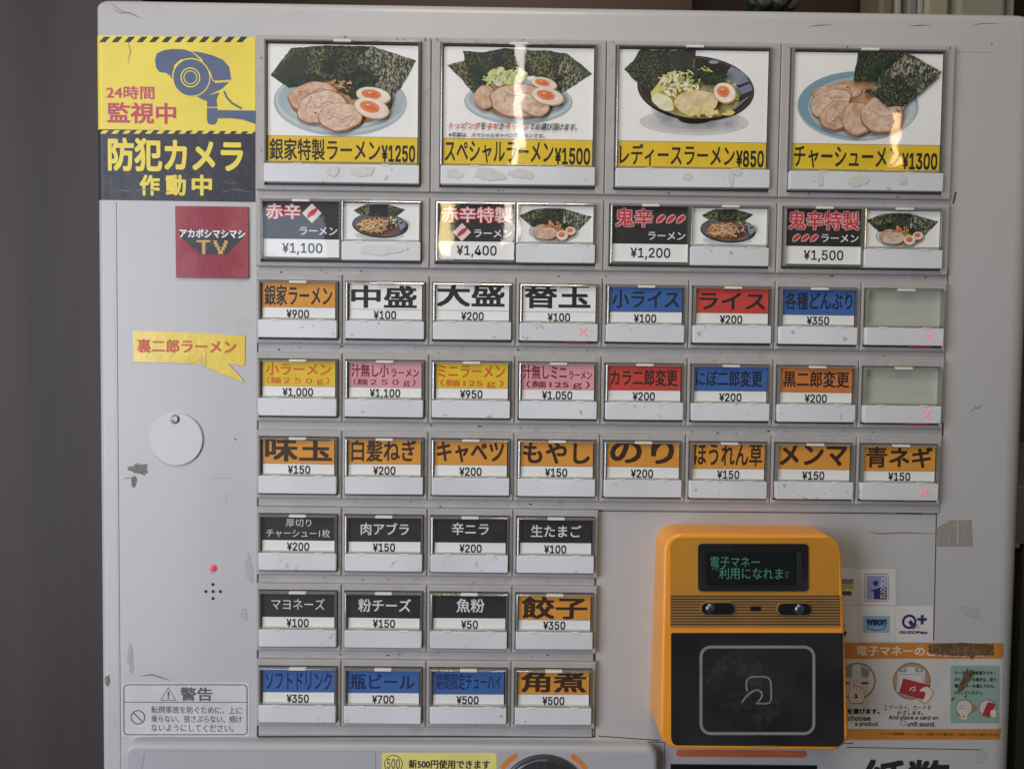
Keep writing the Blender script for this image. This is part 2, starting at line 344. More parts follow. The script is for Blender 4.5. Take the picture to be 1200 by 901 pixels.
# ------------------------------------------------------------------ menu buttons
PITCH = 0.050
X0 = -4 * PITCH; Z3 = 0.04427
def rowz(k): return Z3 - 0.045 * (k - 3)
mm = 0.001
def fixture(wd, ht, wx0, wx1, wt, wb, split, covers, plates):
    """shared meshes of one kind of button, in mm from its top left corner"""
    W, H = wd * mm, ht * mm
    b = G(); o = (0.0002, -H + 0.0002, W - 0.0002, -0.0002); e = 0.0005
    o2 = (o[0] + e, o[1] + e, o[2] - e, o[3] - e); win = (wx0 * mm, -wb * mm, wx1 * mm, -wt * mm)
    O = [(o[0], o[1]), (o[2], o[1]), (o[2], o[3]), (o[0], o[3])]; I = [(o2[0], o2[1]), (o2[2], o2[1]), (o2[2], o2[3]), (o2[0], o2[3])]
    for k in range(4):
        j = (k + 1) % 4
        b.face([(O[k][0], e, O[k][1]), (O[j][0], e, O[j][1]), (I[j][0], 0, I[j][1]), (I[k][0], 0, I[k][1])], BEZEL)
        b.face([(O[k][0], YB, O[k][1]), (O[j][0], YB, O[j][1]), (O[j][0], e, O[j][1]), (O[k][0], e, O[k][1])], BEZEL)
    w1 = (win[0] - e, win[1] - e, win[2] + e, win[3] + e)
    b.frame(o2, w1, 0, BEZEL); I1 = [(w1[0], w1[1]), (w1[2], w1[1]), (w1[2], w1[3]), (w1[0], w1[3])]; I2 = [(win[0], win[1]), (win[2], win[1]), (win[2], win[3]), (win[0], win[3])]
    for k in range(4):
        j = (k + 1) % 4; b.face([(I1[k][0], 0, I1[k][1]), (I1[j][0], 0, I1[j][1]), (I2[j][0], e, I2[j][1]), (I2[k][0], e, I2[k][1])], BEZEL)
        b.face([(I2[k][0], e, I2[k][1]), (I2[j][0], e, I2[j][1]), (I2[j][0], 0.0021, I2[j][1]), (I2[k][0], 0.0021, I2[k][1])], GAP)
    b.rect(win[0], win[1], win[2], win[3], 0.0021, GAP)
    cvs = []
    for (a, t, c, bt) in covers:
        q = G(); x_0, x_1, z_0, z_1 = a * mm, c * mm, -bt * mm, -t * mm; yf = -0.0026; r_ = 0.0011
        def rr(ins, y): return [(x_0 + ins, y, z_0 + ins), (x_1 - ins, y, z_0 + ins), (x_1 - ins, y, z_1 - ins), (x_0 + ins, y, z_1 - ins)]
        q.loop([rr(0, 0.0016), rr(0, yf + 0.0007), rr(0.0002, yf + 0.0002), rr(0.0007, yf)], RIM, cap=False)
        q.loop([rr(0.0007, yf), rr(0.0011, yf)], RIM, cap=False); q.face(rr(0.0011, yf), CLEAR)
        q.loop([rr(0.0012, yf + 0.0004)[::-1], rr(0.0012, 0.0008)[::-1]], RIM, cap=False)
        xm = (x_0 + x_1) / 2; q.plate(xm - 0.005, z_1 - 0.0012, xm + 0.005, z_1 + 0.0002, -0.0005, yf - 0.0002, CLIP, r=0.0003, bev=0.0002, seg=1, bseg=1)
        cvs.append(q)
    pls = []
    for (a, t, c, bt) in plates:
        q = G(); q.smooth = True; q.plate(a * mm, -bt * mm, c * mm, -t * mm, 0.0018, -0.0027, PLATE, r=0.0005, bev=0.0004, seg=2, bseg=2)
        for fx in (0.22, 0.78):     # locating tabs on the joint with the cover
            xm = (a + (c - a) * fx) * mm; q.plate(xm - 0.0026, -t * mm - 0.0007, xm + 0.0026, -t * mm + 0.0003, -0.002, -0.0029, PLATE, r=0.0004, bev=0.0002, seg=2, bseg=1)
        pls.append(q)
    return b.mesh('bezel'), [c.mesh('cover') for c in cvs], [p.mesh('push_plate') for p in pls]
SMALL = fixture(50, 40.2, 2.0, 48.0, 3.9, 37.7, None, [(2.4, 4.3, 47.6, 26.4)], [(2.4, 26.5, 47.4, 36.6)])
BIG = fixture(100, 87.6, 5.3, 94.6, 2.9, 84.5, None, [(5.7, 3.3, 94.2, 72.6)], [(5.8, 72.8, 94.0, 83.2)])
MID = fixture(100, 41, 3.2, 95.6, 2.6, 38.2, None, [(3.6, 3.0, 49.4, 37.0), (49.6, 3.0, 95.2, 26.2)], [(49.8, 26.4, 95.0, 37.0)])
LED = M('sold_out_lamp_pink', (0.8, 0.25, 0.3), 0.4, emit=(1.0, 0.30, 0.36), estr=0.30)
REDGLOW = M('lamp_leak_red', (0.30, 0.03, 0.05), 0.4, emit=(0.8, 0.04, 0.09), estr=0.08)
XL_ = G(); c_ = 0.0022
for s_ in (1, -1): XL_.stroke([(-c_, -c_ * s_), (c_, c_ * s_)], 0.0008, 0 if s_ > 0 else -0.00003, LED)
XLED = XL_.mesh('sold_out_lamp')
GLG = G(); GLG.plate(-0.007, -0.0006, 0.006, 0.0005, 0.001, 0, REDGLOW, r=0.0004, bev=0.0003); GLOW = GLG.mesh('lamp_glow')  # self-lit strip standing in for the cross lamp's light leaking into the gap

def button(col, row, kit, label):
    x, z = X0 + col * PITCH, rowz(row)
    if row == 1: z = 0.17933
    if row == 2: z = 0.08926
    o = obj('menu_button', kit[0], mach, (x - ORG[mach][0], -ORG[mach][1], z - ORG[mach][2]), label=label); ORG[o] = (x, 0, z)
    rr = random.Random(col * 31 + row * 7)
    for m in kit[1]:
        c = obj('cover', m, o); c.rotation_euler = (R(rr.uniform(-.25, .25)), 0, R(rr.uniform(-.25, .25)))
    for m in kit[2]: obj('push_plate', m, o, (rr.uniform(-.1, .1) * mm, rr.uniform(-.1, .15) * mm, 0)).rotation_euler = (0, R(rr.uniform(-.25, .25)), 0)
    return o
def smallb(col, row, head, texts, price, label, sold=False):
    o = button(col, row, SMALL, label); rr = random.Random(col * 17 + row * 3)
    cx0, cx1, ct = 4.1 + rr.uniform(-.2, .3), 46.0 + rr.uniform(-.3, .1), 5.0
    hb = 19.4 + rr.uniform(-.35, .35) + (0.6 if row == 3 and col in (1, 2, 3) else 0)
    g = G(); tl = rr.uniform(-.12, .12)
    y = -0.0006
    g.rect(cx0 * mm, -26.6 * mm, cx1 * mm, -ct * mm, y, PAPER)
    if head is None:
        bk = G(); bk.rect(3.4 * mm, -27 * mm, 46.8 * mm, -4.5 * mm, y + 0.0018, EMPTY); obj('back_board', bk.mesh('back_board'), o)
    else:
        g.flat([(cx0 * mm, -(hb + tl) * mm), (cx1 * mm, -(hb - tl) * mm), (cx1 * mm, -ct * mm), (cx0 * mm, -ct * mm)], y - 0.00005, head)
        g.stroke([(cx0 * mm, -(hb + tl) * mm), (cx1 * mm, -(hb - tl) * mm)], 0.00022, y - 0.00008, HAIR)
        g.stroke([(cx0 * mm, -26 * mm), (cx0 * mm, -ct * mm)], 0.0002, y - 0.0001, HAIR)
        obj('card', g.mesh('card'), o)
        t = G(); hw, hh = cx1 - cx0, hb - ct
        for (s, a, b, c, d, ink, bold) in texts:
            t.text(s, (cx0 + a * hw) * mm, -(ct + d * hh) * mm, (cx0 + b * hw) * mm, -(ct + c * hh) * mm, y - 0.00012, ink, bold, clip=-(ct + 0.15) * mm)
        obj('lettering', t.mesh('lettering'), o)
        t = G(); wdt = 13.0 * (len(price) / 4.0) ** 0.95 if len(price) < 6 else 17.6
        cm = (cx0 + cx1) / 2 + rr.uniform(-.5, .3); t.text(price, (cm - wdt / 2) * mm, (-26.35 if ',' in price else -25.4) * mm, (cm + wdt / 2) * mm, -20.5 * mm, y - 0.00012, BLACKINK, 0.017)
        obj('price_lettering', t.mesh('price_lettering'), o)
    if sold:
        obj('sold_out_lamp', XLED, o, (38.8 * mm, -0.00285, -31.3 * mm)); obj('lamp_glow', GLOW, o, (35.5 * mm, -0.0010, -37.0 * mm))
    return o
EMPTY = M('empty_slot_board', (0.50, 0.515, 0.44), 0.45, (0.46, 0.47, 0.40), 20, bump=0.2, bscale=90, stretch=(0.2, 1, 1))
K, BR = BLACKINK, BROWNINK
B1, B2 = 0.019, 0.026
smallb(0, 3, ORANGE, [('銀家ラーメン', .03, .96, .10, .94, K, B1)], '¥900', 'button with an orange card reading 銀家ラーメン, ¥900')
smallb(1, 3, PAPER, [('中盛', .02, .93, .06, .95, K, B2)], '¥100', 'button with a white card reading 中盛, ¥100')
smallb(2, 3, PAPER, [('大盛', .01, .94, -.14, .86, K, B2)], '¥200', 'button with a white card reading 大盛, cut off at the top, ¥200')
smallb(3, 3, PAPER, [('替玉', .02, .93, -.14, .88, K, B2)], '¥100', 'button with a white card reading 替玉 and a pink cross lamp', True)
smallb(4, 3, BLUE, [('小ライス', .03, .96, .12, .85, K, B1)], '¥100', 'button with a blue card reading 小ライス')
smallb(5, 3, RED, [('ライス', .04, .96, .17, .86, K, B1)], '¥200', 'button with a red card reading ライス')
smallb(6, 3, BLUE, [('各種どんぶり', .03, .97, .10, .80, K, B1)], '¥350', 'button with a blue card reading 各種どんぶり')
smallb(7, 3, None, [], '', 'upper of the two empty buttons with pale green board and pink cross lamp', True)
smallb(0, 4, YELLOW, [('小ラーメン', .05, .95, .07, .58, ORINK, B1), ('（麺２５０ｇ）', .06, .92, .64, .95, ORINK, .012)], '¥1,000', 'button with a yellow card reading 小ラーメン (麺250g), ¥1,000')
smallb(1, 4, PINK, [('汁無し小', .03, .55, .08, .60, DRED, B1), ('ラーメン', .58, .97, .26, .58, DRED, B1), ('（麺２５０ｇ）', .06, .92, .66, .96, DRED, .012)], '¥1,100', 'button with a pink card reading 汁無し小ラーメン, ¥1,100')
smallb(2, 4, YELLOW, [('ミニラーメン', .02, .96, .08, .58, ORINK, B1), ('（麺125ｇ）', .06, .94, .66, .98, ORINK, .015)], '¥950', 'button with a yellow card reading ミニラーメン, ¥950')
smallb(3, 4, PINK, [('汁無しミニ', .01, .62, .04, .60, DRED, B1), ('ラーメン', .65, .97, .26, .58, DRED, B1), ('（麺125ｇ）', .06, .94, .66, .98, DRED, .015)], '¥1.050', 'button with a pink card reading 汁無しミニラーメン, ¥1.050')
smallb(4, 4, RED, [('カラ二郎変更', .03, .96, .16, .82, K, B1)], '¥200', 'button with a red card reading カラ二郎変更')
smallb(5, 4, BLUE, [('にぼ二郎変更', .02, .94, .16, .82, K, B1)], '¥200', 'button with a blue card reading にぼ二郎変更')
smallb(6, 4, DORANGE, [('黒二郎変更', .04, .96, .14, .80, K, B1)], '¥200', 'button with a deep orange card reading 黒二郎変更')
smallb(7, 4, None, [], '', 'lower of the two empty buttons with pale green board and pink cross lamp', True)
smallb(0, 5, ORANGE, [('味玉', .03, .97, -.12, .92, BR, B2)], '¥150', 'button with an orange card reading 味玉')
smallb(1, 5, ORANGE, [('白髪ねぎ', .04, .94, -.05, .90, BR, B1)], '¥200', 'button with an orange card reading 白髪ねぎ')
smallb(2, 5, ORANGE, [('キャベツ', .03, .96, .02, .90, BR, B2)], '¥200', 'button with an orange card reading キャベツ')
smallb(3, 5, ORANGE, [('もやし', .03, .96, .00, .90, BR, B2)], '¥150', 'button with an orange card reading もやし')
smallb(4, 5, ORANGE, [('のり', .04, .93, -.18, .88, BR, B2)], '¥200', 'button with an orange card reading のり, cut off at the top')
smallb(5, 5, ORANGE, [('ほうれん草', .02, .97, -.06, .90, BR, B1)], '¥150', 'button with an orange card reading ほうれん草')
smallb(6, 5, ORANGE, [('メンマ', .02, .96, -.05, .86, BR, B2)], '¥150', 'button with an orange card reading メンマ')
smallb(7, 5, ORANGE, [('青ネギ', .03, .96, .02, .88, BR, B2)], '¥150', 'button with an orange card reading 青ネギ and a pink cross lamp', True)
W_ = WHITEINK
smallb(0, 6, BLACKPRINT, [('厚切り', .33, .68, .13, .44, W_, .01), ('チャーシュー1枚', .06, .94, .54, .88, W_, .01)], '¥200', 'button with a black card reading 厚切りチャーシュー1枚')
smallb(1, 6, BLACKPRINT, [('肉アブラ', .17, .84, .24, .74, W_, .012)], '¥150', 'button with a black card reading 肉アブラ')
smallb(2, 6, BLACKPRINT, [('辛ニラ', .24, .76, .20, .70, W_, .012)], '¥200', 'button with a black card reading 辛ニラ')
smallb(3, 6, BLACKPRINT, [('生たまご', .15, .86, .26, .76, W_, .012)], '¥100', 'button with a black card reading 生たまご')
smallb(0, 7, BLACKPRINT, [('マヨネーズ', .13, .87, .24, .70, W_, .010)], '¥100', 'button with a black card reading マヨネーズ')
smallb(1, 7, BLACKPRINT, [('粉チーズ', .14, .88, .22, .76, W_, .014)], '¥150', 'button with a black card reading 粉チーズ')
smallb(2, 7, BLACKPRINT, [('魚粉', .32, .71, .18, .76, W_, .014)], '¥50', 'button with a black card reading 魚粉')
smallb(3, 7, ORANGE, [('餃子', .04, .96, .06, .97, BR, B2)], '¥350', 'button with an orange card reading 餃子')
smallb(0, 8, BLUE, [('ソフトドリンク', .04, .97, .14, .90, NAVYINK, B1)], '¥350', 'button with a blue card reading ソフトドリンク')
smallb(1, 8, BLUE, [('瓶ビール', .04, .94, .20, .86, NAVYINK, B1)], '¥700', 'button with a blue card reading 瓶ビール')
smallb(2, 8, BLUE, [('期間限定チューハイ', .04, .96, .14, .82, NAVYINK, .014)], '¥500', 'button with a blue card reading 期間限定チューハイ')
smallb(3, 8, ORANGE, [('角煮', .04, .96, .02, .93, BR, B2)], '¥500', 'button with an orange card reading 角煮')

# ------------------------------------------------------------------ printed food pictures
NORI = M('nori_print', (0.15, 0.155, 0.065), 0.5, (0.018, 0.022, 0.024), 1000, (0.47, 0.68), detail=8, specks=[(50, .48, (0.022, 0.026, 0.028), 30, .46)])
NORI2 = M('nori_print_green', (0.27, 0.27, 0.11), 0.5, (0.025, 0.03, 0.028), 900, (0.45, 0.66), detail=8, specks=[(60, .50, (0.04, 0.045, 0.035), 34, .47)])
NORI3 = M('nori_print_grey', (0.38, 0.38, 0.26), 0.5, (0.03, 0.035, 0.03), 1000, (0.44, 0.66), detail=8, specks=[(70, .52, (0.05, 0.055, 0.045), 34, .47)], stretch=(1, 1, 0.6))
PORK = M('pork_print', (0.70, 0.50, 0.37), 0.5, (0.46, 0.25, 0.15), 260, (0.30, 0.62), detail=7)
PORKP = M('pork_print_pale', (0.73, 0.57, 0.45), 0.5, (0.56, 0.35, 0.24), 280, (0.30, 0.60), detail=7)
PORKE = M('pork_edge_print', (0.46, 0.22, 0.11), 0.5, (0.34, 0.15, 0.08), 300)
FAT = M('pork_fat_print', (0.85, 0.72, 0.60), 0.5)
EGGW = M('egg_white_print', (0.84, 0.78, 0.68), 0.5, (0.72, 0.62, 0.50), 160)
EGGE = M('egg_edge_print', (0.55, 0.38, 0.22), 0.5)
YOLK = M('yolk_print', (0.76, 0.26, 0.09), 0.5, (0.68, 0.19, 0.07), 220)
YOLKI = M('yolk_centre_print', (0.66, 0.15, 0.06), 0.5)
BROTH = M('broth_print', (0.56, 0.34, 0.17), 0.5, (0.36, 0.18, 0.08), 140)
BROTHY = M('yellow_broth_print', (0.72, 0.64, 0.24), 0.5, (0.60, 0.52, 0.15), 160)
BOWLB = M('blue_bowl_print', (0.43, 0.50, 0.52), 0.5, (0.35, 0.43, 0.47), 60)
BOWLL = M('pale_bowl_print', (0.59, 0.63, 0.635), 0.5, (0.50, 0.56, 0.58), 60)
BOWLD = M('deep_blue_bowl_print', (0.24, 0.38, 0.46), 0.5, (0.18, 0.31, 0.40), 14)
BOWLK = M('black_bowl_print', (0.03, 0.022, 0.02), 0.45, (0.05, 0.035, 0.03), 20)
BOWLG = M('dark_plate_print', (0.17, 0.175, 0.20), 0.5, (0.09, 0.095, 0.115), 90)
BOWLR = M('bowl_shine_print', (0.30, 0.34, 0.42), 0.5, (0.16, 0.19, 0.26), 40)
GREEN = M('greens_print', (0.035, 0.06, 0.035), 0.5, (0.015, 0.025, 0.018), 300)
CABB = M('cabbage_print', (0.62, 0.66, 0.26), 0.5, (0.40, 0.46, 0.12), 170, (0.35, 0.6))
NOOD = M('noodle_print', (0.74, 0.66, 0.36), 0.5, (0.60, 0.48, 0.18), 200)
CHILI = M('spicy_noodle_print', (0.74, 0.44, 0.20), 0.5, (0.50, 0.18, 0.07), 230, (0.3, 0.62))
WHITEC = M('bean_sprout_print', (0.80, 0.76, 0.58), 0.5, (0.62, 0.60, 0.38), 200)
SHADE = [M('print_shade_%s' % n, (c, c, c * 1.01), 0.55) for n, c in (('light', 0.66), ('mid', 0.58), ('deep', 0.48))]
PORKL = M('pork_lean_print', (0.52, 0.31, 0.21), 0.5, (0.62, 0.42, 0.31), 300)
PORKS = M('pork_gap_print', (0.22, 0.10, 0.05), 0.5, (0.34, 0.17, 0.09), 300)
class Pic:
    def __init__(s, src, dst, y): s.s = src; s.d = dst; s.y = y; s.g = G(); s.k = 0
    def p(s, x, y):
        a, b, c, d = s.s; X0_, Z0_, X1_, Z1_ = s.d
        return (X0_ + (x - a) / (c - a) * (X1_ - X0_), Z1_ - (y - b) / (d - b) * (Z1_ - Z0_))
    def yy(s): s.k += 1; return s.y - 0.000012 * s.k
    def cl(s, l):
        X0_, Z0_, X1_, Z1_ = s.d; return [(min(max(x, X0_), X1_), min(max(z, Z0_), Z1_)) for x, z in l]
    def rough(s, l, seed=1):
        rr = random.Random(seed + len(l)); o = []
        for i in range(len(l)):
            a, b = l[i], l[(i + 1) % len(l)]; n = max(1, int(math.hypot(b[0] - a[0], b[1] - a[1]) / 16))
            for j in range(n): t = j / n; o.append((a[0] + (b[0] - a[0]) * t + (rr.uniform(-2.2, 2.2) if j else 0), a[1] + (b[1] - a[1]) * t + (rr.uniform(-2.2, 2.2) if j else 0)))
        return o
    def poly(s, l, mat):
        if mat in (NORI, NORI2, NORI3, GREEN): l = s.rough(l)
        s.g.flat(s.cl([s.p(*q) for q in l]), s.yy(), mat)
    def el(s, cx, cy, rx, ry, mat, rot=0, irr=0, seed=0, n=40):
        k = (s.d[2] - s.d[0]) / (s.s[2] - s.s[0]); c = s.p(cx, cy); s.g.ell(c[0], c[1], rx * k, ry * k, s.yy(), mat, -R(rot), n, irr, seed)
    def ln(s, l, wd, mat):
        k = (s.d[2] - s.d[0]) / (s.s[2] - s.s[0]); s.g.stroke([s.p(*q) for q in l], wd * k, s.yy(), mat)
    def egg(s, cx, cy, rx, ry, rot=10):
        s.el(cx + 2, cy + 4, rx * 1.06, ry * 1.08, EGGE, rot); s.el(cx, cy, rx, ry, EGGW, rot); s.el(cx - rx * .1, cy - ry * .1, rx * .60, ry * .60, YOLK, rot); s.el(cx - rx * .05, cy - ry * .05, rx * .34, ry * .3, YOLKI, rot, .09, 3); s.el(cx - rx * .2, cy - ry * .3, rx * .10, ry * .07, EGGW, rot); s.el(cx + rx * .62, cy + ry * .3, rx * .16, ry * .22, FAT, rot, .1, 4)
    def slice(s, cx, cy, rx, ry, rot, seed, pale=False):
        s.el(cx + 2, cy + 4, rx * 1.06, ry * 1.10, PORKS, rot, .035, seed); s.el(cx, cy + 1, rx * 1.025, ry * 1.05, PORKE, rot, .035, seed); s.el(cx, cy, rx, ry, PORKP if pale else PORK, rot, .035, seed)
        rr = random.Random(seed)
        for j in range(3):
            u = rr.uniform(-.4, .4); a = R(rot); l = []
            for t in range(6):
                q = -0.6 + t * .24; X = rx * q; Y = ry * (u + .16 * math.sin(t * 1.7 + seed + j)); l.append((cx + X * math.cos(a) - Y * math.sin(a), cy + X * math.sin(a) + Y * math.cos(a)))
            s.ln(l, rx * .03, FAT if j < 2 else PORKE)
        for j in range(4):      # swirls of fat and lean
            a = R(rot); q0 = rr.uniform(0, 6.28); k = rr.uniform(.35, .85); l = []
            for t in range(8):
                q = q0 + t * rr.uniform(.14, .2); X, Y = rx * k * math.cos(q), ry * k * math.sin(q); l.append((cx + X * math.cos(a) - Y * math.sin(a), cy + X * math.sin(a) + Y * math.cos(a)))
            s.ln(l, rx * rr.uniform(.018, .05), rr.choice((FAT, PORK, PORKL, PORKL)))
        for j in range(14):
            q = rr.uniform(0, 6.28); k = rr.random() ** .5 * .85; a = R(rot); X, Y = rx * k * math.cos(q), ry * k * math.sin(q)
            s.el(cx + X * math.cos(a) - Y * math.sin(a), cy + X * math.sin(a) + Y * math.cos(a), rx * rr.uniform(.02, .07), ry * rr.uniform(.02, .06), rr.choice((FAT, PORKL, PORKL, PORK)), rr.uniform(0, 180), .15, rr.randrange(99), 10)
    def leafy(s, cx, cy, rx, ry, mats, n, seed, sz=.22):
        rr = random.Random(seed)
        for j in range(n):
            a = rr.uniform(0, 6.28); q = rr.random() ** .5; s.el(cx + rx * q * math.cos(a), cy + ry * q * math.sin(a), rx * sz * rr.uniform(.5, 1.3), rx * sz * rr.uniform(.25, .7), rr.choice(mats), rr.uniform(0, 180), .12, rr.randrange(999), 14)
    def strands(s, cx, cy, rx, ry, mats, n, seed, wd=6):
        rr = random.Random(seed)
        for j in range(n):
            a = rr.uniform(0, 6.28); q = rr.random() ** .5; x, y = cx + rx * q * math.cos(a), cy + ry * q * math.sin(a); t = rr.uniform(0, 3.14); L_ = rx * rr.uniform(.15, .4)
            s.ln([(x - L_ * math.cos(t), y - L_ * math.sin(t) * .5), (x, y + rr.uniform(-.15, .15) * ry), (x + L_ * math.cos(t), y + L_ * math.sin(t) * .5)], wd, rr.choice(mats))

def bigb(i, name, price, draw, label):
    o = button(i * 2, 1, BIG, label); rr = random.Random(i + 5); y = -0.0006
    a, b, t, m_, e_ = 7.3, 92.5 + rr.uniform(-.3, .3), 5.4, 56.9, 72.6
    g = G(); g.rect(a * mm, -82 * mm, b * mm, -t * mm, y, PAPER)
    zt, zb = -m_ * mm, -72.3 * mm
    g.rect(a * mm, zb, b * mm, zt, y - 0.00005, YELLOW)
    for l in ([(a, m_), (b, m_)], [(a, 72.3), (b, 72.3)], [(a + .1, m_), (a + .1, 72.3)], [(b - .1, m_), (b - .1, 72.3)]): g.stroke([(l[0][0] * mm, -l[0][1] * mm), (l[1][0] * mm, -l[1][1] * mm)], 0.00025, y - 0.00009, HAIR)
    obj('card', g.mesh('card'), o)
    P_ = draw((a * mm, zt, b * mm, -t * mm), y - 0.00003); obj('food_photo', P_.g.mesh('food_photo'), o)
    xs = name[1]
    t_ = G(); t_.text(name[0], (a + 1.0) * mm, -70.6 * mm, (a + xs) * mm, -58.2 * mm, y - 0.00013, K, 0.016)
    t_.text(price, (a + xs + 0.8) * mm, -70.9 * mm, (b - 1.3) * mm, -61.2 * mm, y - 0.00013, K, 0.022); obj('lettering', t_.mesh('lettering'), o)
    return o
def d1(dst, y):
    p = Pic((75, 62, 888, 558), dst, y)
    p.el(468, 372, 362, 182, BOWLB); p.el(470, 366, 352, 170, BOWLL); p.el(476, 360, 345, 160, BOWLB); p.el(470, 372, 285, 142, BOWLL); p.el(466, 366, 278, 136, BROTH)
    p.poly([(90, 232), (200, 85), (395, 66), (400, 262), (260, 262), (190, 300)], NORI2); p.poly([(380, 68), (645, 68), (650, 230), (560, 262), (392, 262), (370, 200)], NORI)
    p.poly([(640, 68), (878, 140), (835, 225), (790, 300), (740, 342), (640, 290), (580, 225), (560, 130)], NORI3); p.poly([(385, 66), (392, 66), (378, 230), (360, 230)], NORI)
    p.poly([(150, 250), (330, 215), (400, 262), (190, 300)], GREEN); p.poly([(440, 180), (600, 160), (680, 260), (560, 300), (420, 262)], NORI)
    p.leafy(560, 285, 110, 58, [GREEN, NORI, GREEN], 46, 4); p.leafy(470, 275, 60, 22, [BROTH, CHILI], 10, 5)
    p.slice(318, 345, 128, 74, -8, 2); p.slice(368, 402, 128, 84, -14, 3, True); p.slice(470, 452, 112, 74, -6, 7, True)
    p.el(730, 380, 14, 60, GREEN, 20); p.egg(648, 336, 90, 42, 8); p.egg(640, 405, 92, 50, 14)
    return p
def d2(dst, y):
    p = Pic((110, 80, 915, 575), dst, y)
    p.el(512, 372, 292, 120, BOWLB); p.el(512, 366, 284, 110, BOWLL); p.el(514, 358, 270, 100, BOWLB); p.el(500, 362, 225, 88, BROTH)
    p.poly([(125, 180), (225, 152), (300, 300), (272, 335), (200, 250)], NORI2); p.poly([(210, 102), (330, 108), (345, 300), (290, 335), (240, 240)], NORI)
    p.poly([(320, 108), (430, 84), (560, 92), (600, 230), (340, 240)], NORI); p.poly([(545, 92), (690, 95), (745, 260), (600, 240)], NORI2); p.poly([(680, 96), (770, 108), (800, 270), (720, 300)], NORI)
    p.poly([(768, 106), (908, 215), (738, 326), (690, 240)], NORI3); p.poly([(245, 190), (340, 180), (345, 310), (290, 335)], GREEN)
    p.leafy(455, 240, 105, 45, [CABB, CABB, WHITEC, CABB], 60, 11, .2); p.leafy(350, 255, 30, 30, [CABB], 12, 12, .4); p.leafy(690, 265, 60, 35, [GREEN], 14, 13)
    p.slice(330, 352, 52, 62, 0, 21); p.slice(520, 368, 160, 84, 3, 22, True); p.slice(600, 402, 78, 44, 8, 24, True)
    p.egg(646, 276, 68, 30, 12); p.egg(666, 345, 84, 42, 12)
    g = p.g; yy = y - 0.0008
    def T(s, x0_, y0_, x1_, y1_, ink, sk=.22):
        a = p.p(x0_, y1_); b = p.p(x1_, y0_); g.text(s, a[0], a[1], b[0], b[1], y - 0.0009, ink, 0.014, skew=sk)
    for s, a, b, ink in (('トッピング', 140, 302, REDINK), ('を', 308, 332, K), ('ネギ', 338, 400, REDINK), ('か', 406, 434, K), ('キャベツ', 440, 562, REDINK), ('でお選び頂けます。', 570, 825, K)): T(s, a, 488, b, 526, ink)
    T('※写真は、スペシャルキャベツラーメンです。', 136, 544, 652, 570, K)
    return p
def d3(dst, y):
    p = Pic((105, 95, 920, 600), dst, y)
    for i, (rx, ry) in enumerate(((300, 70), (250, 54), (190, 38))): p.el(520, 492, rx, ry, SHADE[i])
    p.el(522, 474, 90, 26, BOWLK); p.el(525, 305, 322, 176, BOWLK, 4); p.el(527, 300, 314, 166, M('bowl_rim_print', (0.12, 0.08, 0.07), 0.4), 4); p.el(527, 302, 308, 160, BOWLK, 4)
    p.poly([(670, 232), (720, 180), (790, 215), (835, 300), (815, 350), (740, 420), (700, 300)], BOWLR); p.poly([(750, 285), (815, 262), (822, 272), (760, 300)], BOWLK); p.poly([(742, 350), (832, 312), (836, 330), (760, 380)], BOWLK)
    p.el(620, 158, 28, 10, BOWLR); p.el(521, 345, 243, 122, BROTHY, 4)
    p.poly([(130, 205), (178, 160), (215, 96), (520, 97), (515, 205), (370, 215), (282, 325), (195, 270)], NORI); p.poly([(360, 97), (520, 97), (517, 190), (390, 200)], NORI2)
    p.leafy(700, 300, 60, 60, [NOOD, BROTHY], 18, 33, .25)
    p.strands(600, 330, 150, 60, [NOOD, BROTHY, FAT], 60, 98, 4); p.strands(420, 270, 90, 50, [NOOD, WHITEC, CABB], 70, 31, 7); p.leafy(420, 300, 110, 60, [WHITEC, NOOD, CABB, WHITEC], 50, 32, .16)
    p.strands(570, 240, 120, 35, [GREEN, GREEN, CABB], 60, 34, 8); p.leafy(590, 258, 90, 40, [GREEN], 40, 35, .2)
    p.el(340, 395, 62, 40, WHITEC, 30, .05, 3); p.el(521, 394, 116, 68, BROTHY, -4, .03, 36); p.el(520, 392, 112, 62, M('chicken_print', (0.74, 0.62, 0.40), 0.5, (0.58, 0.43, 0.22), 220), -4, .03, 36); p.strands(520, 392, 70, 36, [FAT, PORKP, BROTHY], 12, 99, 3); p.leafy(600, 450, 120, 16, [BROTHY, NOOD], 12, 37)
    p.egg(672, 338, 60, 50, 25); return p
def d4(dst, y):
    p = Pic((145, 115, 948, 595), dst, y)
    p.el(495, 394, 330, 186, BOWLB); p.el(492, 388, 322, 176, BOWLD); p.el(540, 400, 272, 168, BOWLL); p.el(500, 400, 275, 160, BOWLB); p.el(492, 398, 250, 142, BROTH)
    p.slice(375, 325, 128, 44, -4, 41); p.slice(345, 372, 112, 56, -18, 42, True); p.slice(300, 400, 60, 50, -25, 43, True); p.slice(385, 445, 96, 72, -24, 44); p.slice(490, 462, 82, 88, -30, 45)
    p.poly([(480, 116), (748, 116), (700, 200), (600, 260), (460, 266)], NORI); p.poly([(560, 190), (680, 130), (720, 190), (600, 265), (520, 268)], GREEN)
    p.slice(620, 440, 112, 92, 12, 46, True); p.leafy(710, 400, 36, 26, [BROTH, PORKE], 8, 47)
    p.poly([(748, 118), (935, 214), (845, 300), (742, 386), (640, 400), (560, 330), (600, 240)], NORI3); p.poly([(560, 330), (700, 230), (800, 320), (742, 386), (650, 402)], NORI)
    p.poly([(615, 232), (748, 118), (800, 145), (680, 250)], NORI3); p.leafy(545, 325, 22, 14, [GREEN], 8, 48, .5)
    return p
